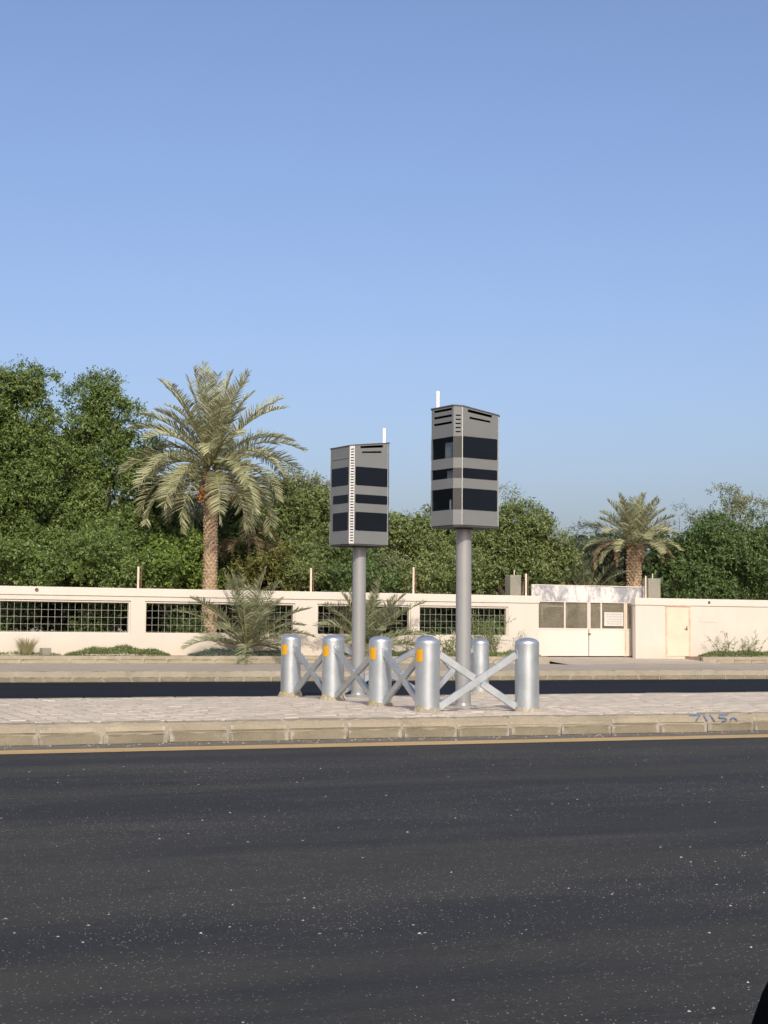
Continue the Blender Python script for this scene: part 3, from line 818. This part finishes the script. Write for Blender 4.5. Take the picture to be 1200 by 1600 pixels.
speed_camera(9.42, 23.75, 2.72, R(191), 'shorter grey speed camera on a pole, pale perforated strip down its near corner', True)
speed_camera(9.60, 20.1, 2.82, R(12), 'taller grey speed camera on a pole, instruments visible behind its left windows', False)

# ------------------------------------------------------------------ vegetation helpers
def unit(a): return a / (np.linalg.norm(a, axis=-1, keepdims=True) + 1e-9)
def leaf_quads(P, D, Nn, L, W):
    B = unit(np.cross(D, Nn)); mid = P + D * (L * .45)[:, None]
    V = np.stack([P, mid + B * (W / 2)[:, None], P + D * L[:, None], mid - B * (W / 2)[:, None]], 1).reshape(-1, 3)
    n = len(P); return V, np.arange(n * 4).reshape(n, 4)
def spray_points(rs, lobes, dens, clump=(.34, .62), front=.8):
    """clumps of twigs over the surface of each lobe; returns twig bases and directions"""
    PB, PD = [], []
    for (cx, cy, cz, r) in lobes:
        n = max(6, int(10.0 * r * r))
        d = unit(rs.normal(size=(n, 3))); m = rs.random(n) < front
        d[m, 1] = -np.abs(d[m, 1])
        c = np.array([cx, cy, cz]) + d * (r * rs.uniform(.48, 1.14, n))[:, None] * np.array([1, 1, .95])
        for i in range(n):
            cr = rs.uniform(*clump) * min(1.15, .55 + r * .45)
            k = max(6, int(dens * cr * cr * 270))
            sdir = unit(rs.normal(size=(k, 3)) + d[i] * .75 + np.array([0, -.15, .25]))
            p = c[i] + sdir * (cr * rs.uniform(.55, .95, k))[:, None] * np.array([1.1, 1.1, .72])
            PB.append(p); PD.append(unit(sdir * .8 + rs.normal(size=(k, 3)) * .45 + np.array([0, 0, .12])))
    return np.concatenate(PB), np.concatenate(PD)
def foliage(name, lobes, mat, parent, seed, dens=1.0, leafL=.118, leafW=.052, per=8, twig=.26, clump=(.34, .66), front=.8, off=(0, 0, 0), core=1.0):
    rs = np.random.RandomState(seed)
    PB, PD = spray_points(rs, lobes, dens, clump, front)
    n = len(PB); t = np.tile(np.linspace(.1, 1, per), n)
    b = np.repeat(PB, per, 0); d = np.repeat(PD, per, 0); N = n * per
    side = unit(np.cross(d, rs.normal(size=(N, 3))))
    P = b + d * (t * twig * np.repeat(rs.uniform(.5, 1.5, n), per))[:, None] + rs.normal(size=(N, 3)) * .012
    D = unit(d * .45 + side * .9 + np.array([0, 0, -.12]))
    Nn = unit(d * .55 + rs.normal(size=(N, 3)) * .55 + np.array([0, -.3, .5]))
    L = leafL * rs.uniform(.5, 1.4, N); W = leafW * rs.uniform(.7, 1.2, N)
    if core:      # broad shaded inner leaves that close the heart of the crown
        Q = []
        for (cx, cy, cz_, r) in lobes:
            k = int(330 * r * r * r * core) + 6; dd = unit(rs.normal(size=(k, 3)))
            Q.append(np.array([cx, cy, cz_]) + dd * (r * rs.uniform(.05, .52, k))[:, None])
        Q = np.concatenate(Q); k = len(Q)
        P = np.concatenate([P, Q]); D = np.concatenate([D, unit(rs.normal(size=(k, 3)) + np.array([0, 0, -.3]))]); Nn = np.concatenate([Nn, unit(rs.normal(size=(k, 3)) + np.array([0, -1.2, .5]))])
        L = np.concatenate([L, rs.uniform(.20, .32, k)]); W = np.concatenate([W, rs.uniform(.12, .18, k)])
    V, Fq = leaf_quads(P, D, Nn, L, W)
    return np_mesh(name, V - np.array(off), Fq, mat, parent)
def tree(name, label, lobes, mat, seed, cat='tree', group='trees behind the wall', base=None, tr=.16, **kw):
    xs = np.array(lobes); x = float(xs[:, 0].mean()) if base is None else base; y = float(xs[:, 1].mean()) + .25
    loc = (x, y, .42); root = empty(name, loc); tag(root, label, cat, group)
    foliage('crown', lobes, mat, root, seed, off=loc, **kw)
    r3 = random.Random(seed); mb = MB()
    top = float(xs[:, 2].max()); zmid = float(np.median(xs[:, 2])) - .42
    spine = [(0, 0, -.1), (r3.uniform(-.1, .1), .05, zmid * .4), (r3.uniform(-.2, .2), .1, zmid * .8), (r3.uniform(-.25, .25), .1, (top - .42) * .85)]
    mb.tube(spine, [tr, tr * .8, tr * .55, tr * .2], 8)
    for (cx, cy, cz, r) in lobes:
        e = (cx - x, cy - y, max(.4, cz - .42)); s0 = (spine[1][0], spine[1][1], min(zmid * .5, e[2] * .6))
        mid = ((e[0] * .55 + s0[0] * .45), e[1] * .5, (s0[2] + e[2]) / 2 + .1)
        mb.tube([s0, mid, e], [tr * .45, tr * .3, tr * .1], 6)
    mb.build('trunk', M['bark'], root, True)
    return root

LB = dict(
A=[(7.68,51.50,8.49,1.10),(8.56,51.50,9.02,0.64),(8.17,51.50,9.39,0.51),(6.65,51.50,8.22,1.26),(8.03,51.50,6.81,1.23),(7.46,51.50,5.08,1.47),(8.43,51.50,3.74,1.27),(6.31,51.50,5.88,1.57),(8.91,51.50,7.28,0.56),(6.4,51.2,3.4,1.3),(6.6,48.4,3.35,.85),(8.2,48.6,3.5,.9),(8.0,51.5,7.75,.8),(7.1,51.7,7.3,1.0),(8.9,51.7,6.2,.95)],
B=[(11.08,53.00,8.90,0.98),(10.39,53.00,7.74,1.07),(12.00,53.00,7.83,1.03),(12.59,53.00,7.30,0.72),(11.13,53.00,6.44,1.22),(10.04,53.00,5.83,1.06),(10.18,52.6,4.40,1.37),(11.74,52.6,4.67,1.29),(9.12,52.3,3.49,1.20),(10.99,52.2,3.21,1.22),(11.06,53.00,9.47,0.58),(9.8,48.6,3.4,.85),(11.3,48.5,3.3,.8),(10.6,50.3,3.6,1.1),(9.6,53.2,7.0,.8)],
C=[(13.82,54.50,4.83,1.28),(14.14,54.50,3.44,1.05),(13.21,54.50,5.97,0.97),(15.02,54.50,4.86,0.94),(16.49,54.50,4.20,0.99),(16.59,54.50,5.63,0.85),(15.6,54.3,3.0,1.1)],
V=[(13.68,51.00,4.01,0.70),(13.99,51.00,3.19,0.74),(13.14,51.00,3.52,0.65),(12.42,51.00,3.07,0.69),(12.45,48.6,3.15,.6)],
D=[(17.25,52.00,5.49,0.91),(18.34,52.00,5.76,0.87),(19.08,52.00,5.21,0.88),(17.63,52.00,4.35,0.96),(19.10,52.00,4.12,0.97),(16.67,52.00,4.78,0.82),(19.95,52.00,4.89,0.84),(18.55,52.00,4.84,0.97),(18.3,50.2,3.6,1.0),(17.2,48.8,3.3,.55)],
O=[(18.45,54.50,6.54,0.72),(19.21,54.50,6.70,0.63),(17.70,54.50,6.27,0.72),(19.99,54.50,6.36,0.53),(18.9,54.5,5.6,.9)],
E=[(15.68,49.00,3.23,0.51),(16.63,49.00,3.17,0.56),(15.18,49.00,2.96,0.38),(17.32,49.00,3.01,0.48),(16.17,49.00,3.52,0.43)],
F=[(18.84,50.00,3.33,0.62),(19.44,50.00,3.08,0.49),(18.37,50.00,3.61,0.58),(19.80,50.00,3.65,0.67),(19.31,50.00,3.97,0.58),(19.0,48.3,3.1,.55),(20.0,48.3,3.1,.5),(18.2,48.4,3.1,.5)],
G=[(22.44,52.50,5.05,0.81),(23.22,52.50,5.22,0.72),(22.97,52.50,4.06,1.00),(24.15,52.50,4.57,0.87),(24.15,52.50,3.73,0.96),(23.37,52.50,3.35,0.81),(22.4,48.6,3.2,.65),(23.4,48.7,3.2,.65),(21.4,48.6,3.2,.6)],
G2=[(21.2,53.2,5.15,.62),(21.7,53.0,4.50,0.80),(21.9,52.6,3.44,0.90),(21.3,53.0,3.9,.8)],
H=[(26.86,52.00,4.92,0.93),(27.91,52.00,5.00,0.88),(26.18,52.00,4.36,1.07),(28.57,52.00,4.48,0.49),(27.14,52.00,3.78,1.07),(28.24,52.00,3.73,0.88),(25.38,52.00,3.74,1.01),(25.11,52.00,4.58,0.91),(27.41,52.00,5.43,0.54)],
S=[(27.98,55.00,6.09,0.62),(28.12,55.00,6.74,0.31),(27.83,55.00,5.31,0.67)],
I=[(30.77,54.50,4.55,0.67),(31.21,54.50,5.01,0.57),(31.96,54.50,4.38,0.78),(32.86,54.50,4.53,0.68),(30.62,54.50,3.82,0.78)],
K=[(34.55,52.00,4.55,1.02),(35.67,52.00,4.89,0.98),(35.05,52.00,3.72,1.02),(34.9,51.8,2.8,1.0)],
K2=[(36.99,52.00,4.72,1.04),(38.46,52.00,4.66,1.05),(36.89,52.00,3.68,1.09),(38.77,52.00,3.67,1.15),(37.94,52.00,5.27,0.78),(39.90,52.00,4.49,1.16)],
L=[(39.25,56.00,6.58,0.78),(40.43,56.00,6.57,0.73),(38.32,56.00,6.13,0.61),(41.44,56.00,6.44,0.68),(39.66,56.00,7.02,0.45),(42.64,56.00,6.28,0.74)],
Mm=[(37.02,56.00,6.17,0.66),(36.30,56.00,5.65,0.60),(37.54,56.00,5.97,0.50)],
)
tree('broadleaf_tree', 'tall dense green tree at the left edge of the picture', LB['A'], M['leaf'], 11, tr=.2)
tree('broadleaf_tree', 'tall rounded green tree left of the large date palm', LB['B'], M['leaf'], 12, tr=.2)
tree('broadleaf_tree', 'shaded dark green tree standing behind the large date palm', LB['C'], M['leafd'], 13)
tree('leafy_shrub', 'bright green climber-like shrub left of the palm trunk', LB['V'], M['leafv'], 14, 'shrub', 'shrubs behind the wall', tr=.07, leafL=.11, leafW=.06)
tree('broadleaf_tree', 'spreading green tree left of the shorter speed camera', LB['D'], M['leaf2'], 15)
tree('broadleaf_tree', 'yellowish olive tree crown showing right of the palm fronds', LB['O'], M['leafo'], 16, leafW=.045)
tree('leafy_shrub', 'yellow-green shrub topping the wall right of the palm trunk', LB['E'], M['leafy'], 17, 'shrub', 'shrubs behind the wall', tr=.06, clump=(.22, .4))
tree('broadleaf_tree', 'dark green low tree under the shorter speed camera box', LB['F'], M['leafd'], 18, tr=.1, clump=(.25, .45))
tree('broadleaf_tree', 'green tree between the two speed camera boxes', LB['G'], M['leaf2'], 19)
tree('broadleaf_tree', 'brownish olive tree right beside the shorter speed camera box', LB['G2'], M['leafo'], 20, leafW=.04)
tree('broadleaf_tree', 'rounded green tree right of the taller speed camera', LB['H'], M['leaf2'], 21)
tree('wispy_tree', 'thin upright olive tree rising just right of the taller speed camera', LB['S'], M['leafo'], 22, leafW=.035, dens=.4, clump=(.2, .4), tr=.07, core=0)
tree('leafy_shrub', 'grey-green bush left of the smaller date palm', LB['I'], M['leafg'], 23, 'shrub', 'shrubs behind the wall', tr=.08, leafW=.035)
tree('broadleaf_tree', 'dense dark green tree just right of the smaller date palm', LB['K'], M['leafd'], 24, leafL=.13)
tree('broadleaf_tree', 'dense dark green tree at the right edge of the picture', LB['K2'], M['leafd'], 25, leafL=.13)
tree('broadleaf_tree', 'pale olive tree with an open crown above the right edge trees', LB['L'], M['leafo'], 26, leafW=.045, dens=.5, clump=(.35, .6), core=0)
tree('wispy_tree', 'sparse greyish tree behind the smaller date palm', LB['Mm'], M['leafg'], 27, leafW=.03, dens=.3, clump=(.25, .4), tr=.08, core=0)
# the wood behind, a mass seen only through gaps
bl = [(16.77,58.00,4.37,1.50),(19.14,58.00,4.18,1.52),(22.96,58.00,4.28,1.43),(25.23,58.00,4.08,1.32),(27.56,58.00,4.40,1.34),(28.75,58.00,4.6,1.2),(35.62,58.00,4.33,1.26),(37.26,58.00,4.37,1.27),(33.06,58.00,3.99,1.24),(21,58,3.6,1.5),(30.6,58,3.6,1.3),(12,58,4.5,1.7),(9,58,5,1.8),(14.6,58,4,1.5),(40,58,4.4,1.6),(42.5,58,4.4,1.6)]
o = foliage('far_wood', bl + [(x, 57.5, 2.4, 1.9) for x in range(0, 48, 2)], M['leafd'], None, 40, dens=.2, leafL=.24, leafW=.13)
tag(o, 'dark mass of trees far behind the wall', 'wood', kind='stuff')
# understorey seen through the grilles
r4 = random.Random(5)
us = ['low shrub behind the first grilled opening from the left, at its left end', 'low shrub behind the first grilled opening from the left, at its right end',
      'low shrub behind the second grilled opening, near its left end', 'low shrub behind the second grilled opening, behind the young palm',
      'low shrub behind the third grilled opening', 'low shrub behind the fourth grilled opening, left half', 'low shrub behind the fourth grilled opening, right half', 'low shrub in the yard behind the gate']
for k, x in enumerate((7.4, 10.2, 13.2, 16.4, 19.6, 22.3, 24.6, 29.5)):
    lob = [(x + r4.uniform(-.4, .4), 50.2 + r4.uniform(-.3, .6), .9 + r4.uniform(-.2, .2), .5), (x + r4.uniform(.3, .6), 50.5, 1.35 + r4.uniform(-.2, .3), .45)]
    tree('leafy_shrub', us[k], lob, M['leafd'], 60 + k, 'shrub', 'shrubs behind the wall', tr=.05, dens=.7)

# ------------------------------------------------------------------ palms
def frond_mesh(rs, length, elev, droop, leafl, npair=64, start=.13, vee=.45, wid=.03, curl=.0, roll=0.0):
    """frond in a local frame: grows along +x, up is +z"""
    n = 26; pts = [np.zeros(3)]; tans = []; side_bend = rs.uniform(-.25, .25)
    for i in range(n):
        t = i / (n - 1); e = elev - droop * t ** 1.35; az = side_bend * t * t
        tv = np.array([math.cos(e) * math.cos(az), math.cos(e) * math.sin(az), math.sin(e)]); tans.append(tv)
        pts.append(pts[-1] + tv * length / n)
    pts = np.array(pts[:-1]); tans = np.array(tans)
    T = np.linspace(start, .995, npair); V = []; Fq = []
    for sgn in (-1, 1):
        for t in T:
            t2 = min(.999, max(0, t + rs.uniform(-.006, .006))); i = t2 * (n - 1); i0 = int(i); fr_ = i - i0; i1 = min(n - 1, i0 + 1)
            p = pts[i0] * (1 - fr_) + pts[i1] * fr_; tv = unit(tans[i0] * (1 - fr_) + tans[i1] * fr_)
            s = unit(np.cross(tv, np.array([0, 0, 1.0]) if abs(tv[2]) < .97 else np.array([0, 1.0, 0]))); u = np.cross(s, tv)
            if roll:
                s, u = s * math.cos(roll) + u * math.sin(roll), u * math.cos(roll) - s * math.sin(roll)
            prof = (.45 + .55 * math.sin(min(1, (t - start) / .45) * math.pi / 2)) * (1 - .62 * max(0, (t - .55) / .45) ** 1.4)
            l = leafl * prof * rs.uniform(.85, 1.12); fwd = .38 + .50 * t
            d = unit(tv * fwd + s * sgn * .85 + u * (vee * rs.uniform(.5, 1.3)) + rs.normal(size=3) * .07)
            d2 = unit(d + np.array([0, 0, -.22 - curl]) + rs.normal(size=3) * .05)
            wv = unit(np.cross(d, u * .8 + tv * .6)); an = rs.normal() * .7; wv = (wv * math.cos(an) + np.cross(d, wv) * math.sin(an)) * wid * .5 * rs.uniform(.8, 1.15)
            b = len(V)
            V += [p - wv * .6, p + wv * .6, p + d * l * .55 + wv, p + d * l * .55 - wv, p + d * l * .55 + d2 * l * .45 + wv * .15, p + d * l * .55 + d2 * l * .45 - wv * .15]
            Fq += [(b, b + 1, b + 2, b + 3), (b + 3, b + 2, b + 4, b + 5)]
    st = MB().tube([tuple(p) for p in pts[::3]] + [tuple(pts[-1])], [.030 * length / 3 * (1 - .85 * k / 9) for k in range(10)][:len(pts[::3]) + 1], 5)
    return np.array(V), np.array(Fq), st
def frond(parent, rs, base, az, length, elev, droop, leafl, mat, stalk, **kw):
    V, Fq, st = frond_mesh(rs, length, elev, droop, leafl, **kw)
    o = np_mesh('frond', V, Fq, mat, parent); o.location = base; o.rotation_euler = (0, 0, az)
    s = st.build('stalk', stalk, o, True)
    return o
def palm_trunk(parent, rs, h, r0, r1, lean=(0, 0), rings=None, proud=.035):
    path = lambda z: (lean[0] * (z / h) ** 1.3, lean[1] * (z / h) ** 1.3)
    n = 14; mb = MB().tube([(*path(h * k / n), h * k / n) for k in range(n + 1)], [r0 + (r1 - r0) * k / n for k in range(n + 1)], 14)
    mb.build('trunk', M['palmbark'], parent, True)
    sc = MB(); rows = rings or int(h / .105); m = 11
    for j in range(rows):
        z = h * (j + .3) / rows; rr = r0 + (r1 - r0) * z / h; px, py = path(z)
        for k in range(m):
            a = 2 * math.pi * (k + .5 * (j % 2)) / m + rs.uniform(-.06, .06); hw = math.pi / m * .92
            z0 = z + rs.uniform(-.015, .015); hh = h / rows * 1.35; pr = proud * rs.uniform(.6, 1.3)
            c = lambda aa, q, zz: (px + (rr + q) * math.cos(aa), py + (rr + q) * math.sin(aa), zz)
            sc.add([c(a - hw, -.01, z0), c(a + hw, -.01, z0), c(a + hw * .55, pr * .8, z0 + hh * .8), c(a - hw * .55, pr * .8, z0 + hh * .8), c(a + hw * .4, -.01, z0 + hh), c(a - hw * .4, -.01, z0 + hh), c(a, pr, z0 + hh * .55)],
                   [(0, 1, 6), (1, 2, 6), (2, 3, 6), (3, 0, 6), (2, 4, 5, 3), (1, 4, 2), (0, 3, 5)])
    o = sc.build('leaf_bases', M['palmbark'], parent); o['kind'] = 'stuff'

# large date palm
rs = np.random.RandomState(21)
P1 = empty('date_palm', (14.44, 50.0, .42)); tag(P1, 'large date palm with full crown rising behind the wall', 'palm tree', 'date palms')
palm_trunk(P1, rs, 6.1, .245, .215, (-.03, 0))
cz = 6.3
ga = 2.39996
N = 56
for k in range(N):
    t = k / (N - 1); az = k * ga + rs.uniform(-.2, .2)
    elev = R(88 - 112 * t ** 1.05) + rs.uniform(-.10, .10)
    L = (3.2 + .2 * math.sin(t * math.pi) - .25 * t) * rs.uniform(.9, 1.08)
    droop = R(16 + 70 * math.sin(min(1, t * 1.1) * math.pi / 2)) * rs.uniform(.8, 1.15)
    frond(P1, rs, (-.03 + .10 * math.cos(az), .10 * math.sin(az), cz + .30 - .42 * t), az, L, elev, droop, .64, M['frond'], M['stalk'], npair=56, roll=rs.uniform(-.5, .5), wid=.040)
for k in range(7):      # a few hanging dry fronds under the crown
    az = rs.uniform(0, 6.28)
    frond(P1, rs, (-.03 + .2 * math.cos(az), .2 * math.sin(az), cz - .25), az, 1.5 * rs.uniform(.8, 1.2), R(-15), R(70), .34, M['fronddry'], M['drystalk'], npair=36, wid=.026)
dm = MB()
for k in range(130):
    a, rr, z = rs.uniform(0, 6.28), rs.uniform(0, .15), rs.uniform(-.42, .1)
    q = (-.50 + rr * math.cos(a) * (1 - abs(z) * .6), -.52 + rr * math.sin(a), cz - .80 + z)
    dm.lathe([(.005, -.03), (.022, -.008), (.018, .02), (.004, .034)], 5, q)
dm.tube([(-.1, -.1, cz + .05), (-.38, -.42, cz - .2), (-.5, -.52, cz - .75)], [.02, .018, .01], 5)
dm.build('date_cluster', M['date'], P1, True)
# smaller date palm on the right
rs = np.random.RandomState(33)
P2 = empty('date_palm', (32.86, 53.0, .42)); tag(P2, 'smaller date palm with drooping dry fronds behind the gate', 'palm tree', 'date palms')
palm_trunk(P2, rs, 4.35, .25, .28, (0, 0), rings=38, proud=.055)
cz = 4.35
for k in range(40):
    t = k / 39; az = k * ga + rs.uniform(-.2, .2)
    frond(P2, rs, (.1 * math.cos(az), .1 * math.sin(az), cz + .25 - .3 * t), az, 1.95 * rs.uniform(.9, 1.1), R(86 - 82 * t) + rs.uniform(-.08, .08), R(12 + 55 * t) * rs.uniform(.8, 1.2),   .50, M['frond'], M['stalk'], npair=46, roll=rs.uniform(-.3, .3), wid=.032)
for az, L in ((R(188), 2.5), (R(-8), 2.4), (R(215), 2.3), (R(-30), 2.2), (R(250), 1.8), (R(120), 2.2), (R(170), 2.0), (R(10), 2.1), (R(290), 1.7), (R(-50), 1.9)):
    frond(P2, rs, (.22 * math.cos(az), .22 * math.sin(az), cz - .05), az, L, R(20), R(118), .26, M['fronddry'], M['drystalk'], npair=46, curl=.5, wid=.03)
# clump of grey suckering palms left of it
def palm_clump(name, label, x, y, z, n, L, mat, seed, leafl=.34, emin=10, emax=88, droop=(25, 75), npair=46, group=None, cat='palm', wid=.03, az_bias=None):
    rs = np.random.RandomState(seed); root = empty(name, (x, y, z)); tag(root, label, cat, group)
    MB().lathe([(.16, -.1), (.17, .12), (.12, .3), (.05, .42)], 10).build('stump', M['palmbark'], root, True)
    for k in range(n):
        t = (k + .3) / n; az = k * ga + rs.uniform(-.3, .3)
        frond(root, rs, (.06 * math.cos(az), .06 * math.sin(az), .2 + .1 * rs.rand()), az, L * rs.uniform(.8, 1.1), R(emax - (emax - emin) * t) + rs.uniform(-.1, .1), R(droop[0] + (droop[1] - droop[0]) * t) * rs.uniform(.8, 1.2), leafl, mat, M['stalk'], npair=npair, roll=rs.uniform(-.4, .4), wid=wid)
    return root
palm_clump('bushy_palm', 'grey-green bushy palm left of the smaller date palm', 31.0, 53.6, 2.2, 22, 2.6, M['frond2'], 44, group='bushy palms behind the gate')
palm_clump('bushy_palm', 'grey-green bushy palm under the smaller date palm crown', 32.4, 54.2, 2.0, 20, 2.5, M['frond2'], 45, group='bushy palms behind the gate')
palm_clump('bushy_palm', 'grey-green bushy palm right of the smaller date palm trunk', 33.9, 53.8, 1.8, 16, 2.2, M['frond2'], 46, group='bushy palms behind the gate')
palm_clump('bushy_palm', 'pale palm fronds showing above the trees right of the large date palm', 18.6, 55.5, 4.9, 14, 2.3, M['frond'], 48, emin=25)
palm_clump('young_palm', 'young date palm at the foot of the wall, left one of two', 14.35, 45.45, VG, 30, 2.5, M['frond2'], 47, leafl=.42, emin=4, emax=86, droop=(10, 78), npair=50, group='young palms at the wall foot', wid=.030)
palm_clump('young_palm', 'young date palm at the foot of the wall behind the shorter camera pole', 18.35, 45.45, VG, 30, 2.25, M['frond2'], 52, leafl=.42, emin=4, emax=86, droop=(10, 78), npair=50, group='young palms at the wall foot', wid=.030)
# dry brown fronds hanging between the palm and the shrub
rs = np.random.RandomState(71); dry = empty('dry_shrub', (15.95, 50.6, 2.6)); tag(dry, 'dry brown brush hanging right of the large palm trunk', 'shrub')
for k in range(16):
    az = rs.uniform(0, 6.28); frond(dry, rs, (.35 * math.cos(az), .2 * math.sin(az), 1.6 + rs.uniform(0, .6)), az, 1.3 * rs.uniform(.7, 1.1), R(-5), R(80), .3, M['leafb'], M['drystalk'], npair=26, wid=.022)
MB().tube([(0, .1, -2.2), (.05, .1, 0), (0, 0, 2.2)], [.08, .06, .03], 6).build('stem', M['bark'], dry, True)

# ------------------------------------------------------------------ plants on the verge
def mound(name, label, x0, x1, y, h, mat, seed, n=5200, leafl=.07, leafw=.022, cat='ground cover', group='low plants on the verge', wy=.32):
    rs = np.random.RandomState(seed); cx = (x0 + x1) / 2; W = (x1 - x0) / 2
    u = rs.uniform(-1, 1, n); v = rs.uniform(-1, 1, n)
    env = np.clip(1 - np.abs(u) ** 5, 0, 1) * np.clip(1 - v * v * .8, .1, 1) * (.72 + .28 * np.sin(u * 7 + seed) * np.sin(u * 3.1 + 1))
    z = h * env * rs.uniform(.25, 1.0, n) ** .6
    P = np.stack([u * W, v * wy, z], 1); D = unit(rs.normal(size=(n, 3)) * .6 + np.array([0, -.1, .7])); Nn = unit(rs.normal(size=(n, 3)) + np.array([0, -.5, .3]))
    V, Fq = leaf_quads(P, D, Nn, leafl * rs.uniform(.6, 1.5, n), leafw * rs.uniform(.7, 1.4, n))
    o = np_mesh(name, V, Fq, mat); o.location = (cx, y, VG - .01)
    return tag(o, label, cat, group)
mound('creeping_plant', 'low spreading green plant under the first grilled opening', 8.8, 11.85, 45.42, .31, M['cover'], 1, 6500)
mound('creeping_plant', 'low bluish-green plant at the foot of the left young palm', 12.5, 15.75, 45.30, .24, M['coverteal'], 2, 5200)
mound('creeping_plant', 'thin scrubby plant at the foot of the second young palm', 17.2, 20.6, 45.35, .24, M['cover'], 3, 2600)
mound('creeping_plant', 'low green plant behind the taller camera pole', 21.2, 24.4, 45.40, .22, M['cover'], 4, 3000)
mound('creeping_plant', 'low green plant along the wall at the right edge', 30.95, 36.0, 45.45, .30, M['cover'], 5, 8000)
mound('creeping_plant', 'sparse weeds at the far left foot of the wall', 5.6, 8.6, 45.5, .10, M['cover'], 6, 900)
def blades(name, label, x, y, n, h, sp, mat, seed, cat, group=None):
    rs = np.random.RandomState(seed); V = []; Fq = []
    for k in range(n):
        a = rs.uniform(0, 6.28); r = rs.uniform(0, .14); lean = rs.uniform(.1, 1) * sp; hh = h * rs.uniform(.5, 1.05)
        p0 = np.array([r * math.cos(a), r * math.sin(a), 0]); d = np.array([math.cos(a) * lean, math.sin(a) * lean, 1]); d /= np.linalg.norm(d)
        p1 = p0 + d * hh * .6; p2 = p1 + (d + np.array([math.cos(a) * .35, math.sin(a) * .35, -.2])) * hh * .4; w_ = np.array([.007, 0, 0])
        b = len(V); V += [p0 - w_, p0 + w_, p1 + w_ * .8, p1 - w_ * .8, p2 + w_ * .2, p2 - w_ * .2]; Fq += [(b, b + 1, b + 2, b + 3), (b + 3, b + 2, b + 4, b + 5)]
    o = np_mesh(name, np.array(V), np.array(Fq), mat); o.location = (x, y, VG - .005)
    return tag(o, label, cat, group)
blades('grass_tuft', 'pale dry grass tuft beside the small concrete block', 7.62, 45.4, 220, .62, .55, M['straw'], 8, 'grass')
blk2 = MB().box(-.14, .14, -.1, .1, 0, .22).build('concrete_block', M['conc'], None, bevel=.012, loc=(8.16, 45.35, VG - .004)); blk2.rotation_euler = (0, 0, .3)
tag(blk2, 'small grey concrete block on the verge at the left', 'block')
def weed(name, label, x, y, stems, h, spread, seed, mat, leafn=26, group='tall weeds on the verge', leafl=.06):
    rs = np.random.RandomState(seed); root = empty(name, (x, y, VG - .01)); tag(root, label, 'weed', group)
    mb = MB(); PP, DD = [], []
    for k in range(stems):
        a = rs.uniform(0, 6.28); ln_ = h * rs.uniform(.55, 1.05); q = np.array([rs.uniform(-.5, .5) * spread, rs.uniform(-.12, .12), 0]); d = unit(np.array([math.cos(a) * .35, math.sin(a) * .25, 1.0])); pts_ = [q]
        for i in range(5):
            d = unit(d + rs.normal(size=3) * .2 + np.array([0, 0, .1])); pts_.append(pts_[-1] + d * ln_ / 5)
        mb.tube([tuple(p) for p in pts_], [.008, .007, .006, .005, .004, .002], 4)
        for j in range(3):
            i = rs.randint(1, 5); d2 = unit(d + rs.normal(size=3) * .7); e = pts_[i] + d2 * ln_ * .28; mb.tube([tuple(pts_[i]), tuple(e)], [.004, .002], 4)
            for m_ in range(leafn // 3): PP.append(pts_[i] + (e - pts_[i]) * rs.rand()); DD.append(unit(d2 + rs.normal(size=3) * .8))
        for m_ in range(leafn):
            i = rs.randint(0, 5); PP.append(pts_[i] + (pts_[i + 1] - pts_[i]) * rs.rand()); DD.append(unit(rs.normal(size=3) + np.array([0, 0, .4])))
    mb.build('stems', M['stalk'], root)
    PP = np.array(PP); DD = np.array(DD); n = len(PP)
    V, Fq = leaf_quads(PP, DD, unit(rs.normal(size=(n, 3)) + np.array([0, -.5, .2])), leafl * rs.uniform(.5, 1.4, n), leafl * .36 * rs.uniform(.6, 1.3, n))
    np_mesh('leaves', V, Fq, mat, root)
weed('tall_weed', 'scraggly tall weed against the wall near the right edge, left of two', 31.9, 45.5, 11, .95, .55, 1, M['cover'])
weed('tall_weed', 'scraggly tall weed against the wall near the right edge, right of two', 33.0, 45.5, 12, .95, .7, 2, M['cover'])
weed('tall_weed', 'tall leafy weed beside the taller camera pole, in front of the grille', 22.45, 45.5, 26, 1.55, 1.1, 3, M['cover'], 60)
weed('tall_weed', 'thin bare weed between the fourth opening and the gate', 23.75, 45.5, 9, 1.0, .6, 4, M['leafg'], 10)
weed('tall_weed', 'weed seen left of the taller camera pole below the grille', 21.2, 45.5, 16, .8, .8, 5, M['cover'], 40)
weed('tall_weed', 'thin stems beside the second young palm', 19.9, 45.5, 8, .7, .6, 6, M['leafb'], 14)

# ------------------------------------------------------------------ the photographer's car: door mirror at the lower right corner
cm = empty('car_door_mirror', (.70, .70, 0)); tag(cm, 'black car door and mirror at the lower right corner, right beside the camera', 'car')
mm = MB(); prof = []
bm = bmesh.new(); bmesh.ops.create_uvsphere(bm, u_segments=28, v_segments=16, radius=1)
for v in bm.verts:
    c = v.co; f = lambda t: math.copysign(abs(t) ** .62, t)
    v.co = Vector((f(c.x) * .105, f(c.y) * .07, f(c.z) * .10)); v.co.x += .33 * v.co.z
me = bpy.data.meshes.new('mirror_housing'); bm.to_mesh(me); bm.free(); me.materials.append(M['black'])
for p in me.polygons: p.use_smooth = True
ho = link(bpy.data.objects.new('mirror_housing', me), cm); ho.location = (-.027, .060, 1.068); ho.rotation_euler = (0, 0, R(-20))
MB().bar((.02, .04, 1.02), (.10, -.02, .95), .07, .04).build('mirror_arm', M['black'], cm, bevel=.01)
MB().box(-.9, .6, -.09, -.03, .28, .96).build('door', M['black'], cm, bevel=.02, seg=2)
